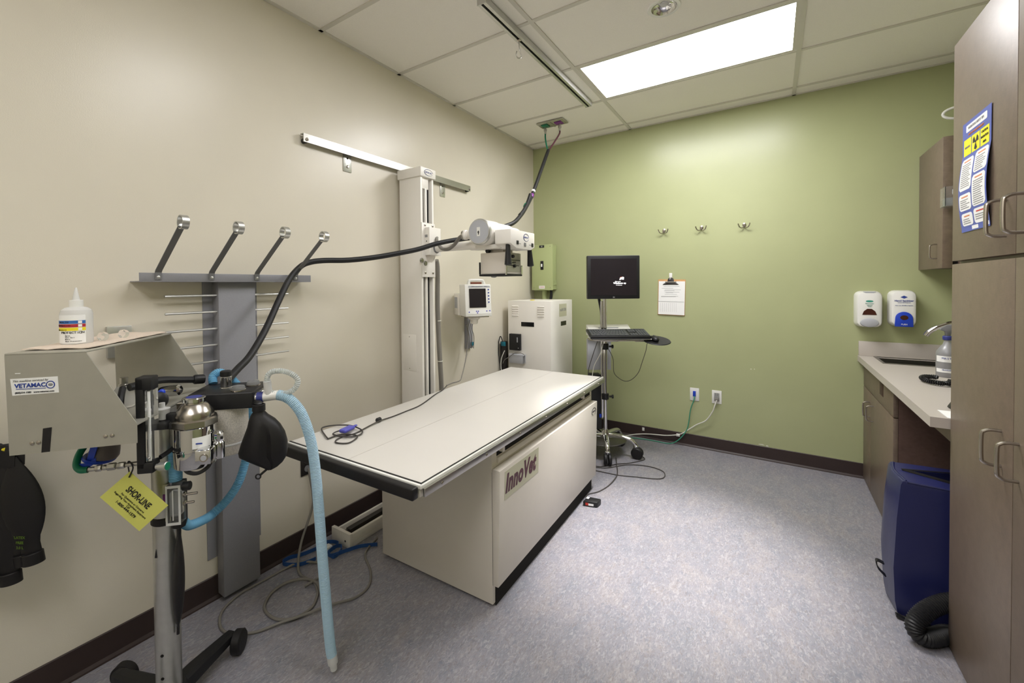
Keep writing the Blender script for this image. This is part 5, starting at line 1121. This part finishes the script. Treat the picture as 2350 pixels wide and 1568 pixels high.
# ------------------------------------------------------------------ floor items
solo('grey_power_cable', MB().tube([(.008, -2.72, .43), (.03, -2.712, .30), (.03, -2.715, .213), (.06, -2.80, .086), (.12, -2.86, .02), (.191, -2.892, .007), (.289, -2.887, .007), (.337, -2.904, .007), (.38, -2.93, .007), (.426, -2.992, .007), (.422, -3.063, .007), (.371, -3.111, .007), (.302, -3.12, .007), (.24, -3.101, .007), (.19, -3.036, .007), (.195, -2.963, .013), (.251, -2.908, .019), (.326, -2.894, .019), (.39, -2.92, .015), (.45, -2.95, .008), (.5, -2.943, .007)], .0062, 10), 'cable_grey', 'thick grey cable dropping from the low outlet and looping on the floor', 'cable')
solo('grey_extension_cable', MB().tube([(.27, -2.469, .006), (.321, -2.6, .006), (.452, -2.68, .006), (.529, -2.758, .006), (.537, -2.844, .006), (.498, -2.943, .02), (.453, -3.042, .02), (.402, -3.129, .017), (.356, -3.196, .006), (.3, -3.247, .006), (.243, -3.271, .006), (.178, -3.26, .006), (.113, -3.216, .006), (.075, -3.127, .006), (.078, -3.01, .006), (.083, -2.912, .006), (.116, -2.844, .018), (.178, -2.79, .006), (.238, -2.782, .006), (.291, -2.825, .006), (.30, -2.88, .02), (.28, -2.93, .006)], .0055, 10), 'cable_grey', 'wide loop of grey cable on the floor left of the table', 'cable')
LE = [(.323, -2.517, .012), (.262, -2.575, .012), (.225, -2.649, .012), (.2, -2.719, .014), (.165, -2.716, .016), (.16, -2.664, .02), (.185, -2.645, .02), (.211, -2.676, .014), (.213, -2.719, .012), (.175, -2.718, .022), (.171, -2.665, .028), (.155, -2.645, .028), (.108, -2.65, .022), (.068, -2.676, .014), (.077, -2.72, .012), (.058, -2.799, .012), (.03, -2.846, .012), (.03, -2.886, .012), (.06, -2.893, .012), (.125, -2.849, .012), (.15, -2.779, .012)]
solo('blue_leash', MB().ribbon(LE, (0, 0, .0095), .0015), 'leash', 'crumpled blue webbing leash on the floor by the floor rail', 'leash')
solo('paper_tag', MB().box(.10, .135, -2.70, -2.665, .0, .02, .004), 'paper', 'small white tag block beside the blue leash', 'tag')
FS = solo('foot_switch', MB().prism([(1.097, -1.49, 0), (1.185, -1.465, 0), (1.19, -1.40, 0), (1.105, -1.415, 0)], (0, 0, .035), .008), 'black_plastic', 'black foot switch with red sticker at the table corner', 'foot switch')
fsd = V((.088, .025, 0)).normalized(); fo = V((1.097, -1.49, 0)); fn = V((fsd.y, -fsd.x, 0))
def fsb(a, c, z0, z1, m): part('sticker', MB().prism([fo + fsd * a + fn * .0004 + V((0, 0, z0)), fo + fsd * c + fn * .0004 + V((0, 0, z0)), fo + fsd * c + fn * .0004 + V((0, 0, z1)), fo + fsd * a + fn * .0004 + V((0, 0, z1))], fn * .0006), m, FS, True)
fsb(.018, .036, .009, .025, 'ink_red'); fsb(.036, .068, .009, .022, 'paper')
part('sticker', MB().box(1.105, 1.122, -1.45, -1.425, .0352, .036), 'paper', FS, True)
solo('foot_switch_cable', MB().tube([(1.05, -.62, .004), (1.088, -.733, .004), (1.15, -.927, .008), (1.153, -1.106, .004), (1.123, -1.249, .004), (1.075, -1.333, .004), (1.09, -1.40, .006), (1.115, -1.425, .012)], .004, 8), 'cable_dark', 'thin dark cable running from the cart to the foot switch', 'cable')
solo('cart_floor_cable', MB().tube([(.972, -.943, .004), (1.067, -.935, .004), (1.162, -.926, .004), (1.276, -.885, .004), (1.389, -.845, .004), (1.44, -.803, .004), (1.444, -.732, .004), (1.406, -.667, .004), (1.297, -.645, .004), (1.164, -.703, .004), (1.06, -.835, .004), (1.012, -.87, .004), (.951, -.891, .004)], .0035, 8), 'cable_dark', 'long narrow loop of dark cable on the floor before the cart', 'cable')
solo('caster_cable', MB().tube([(1.20, -.46, .004), (1.237, -.49, .004), (1.245, -.54, .004), (1.169, -.66, .004), (1.10, -.73, .006), (1.06, -.78, .004), (1.0, -.85, .004), (.95, -.86, .004)], .0035, 8), 'cable_dark', 'short dark cable curving around the right cart caster', 'cable')
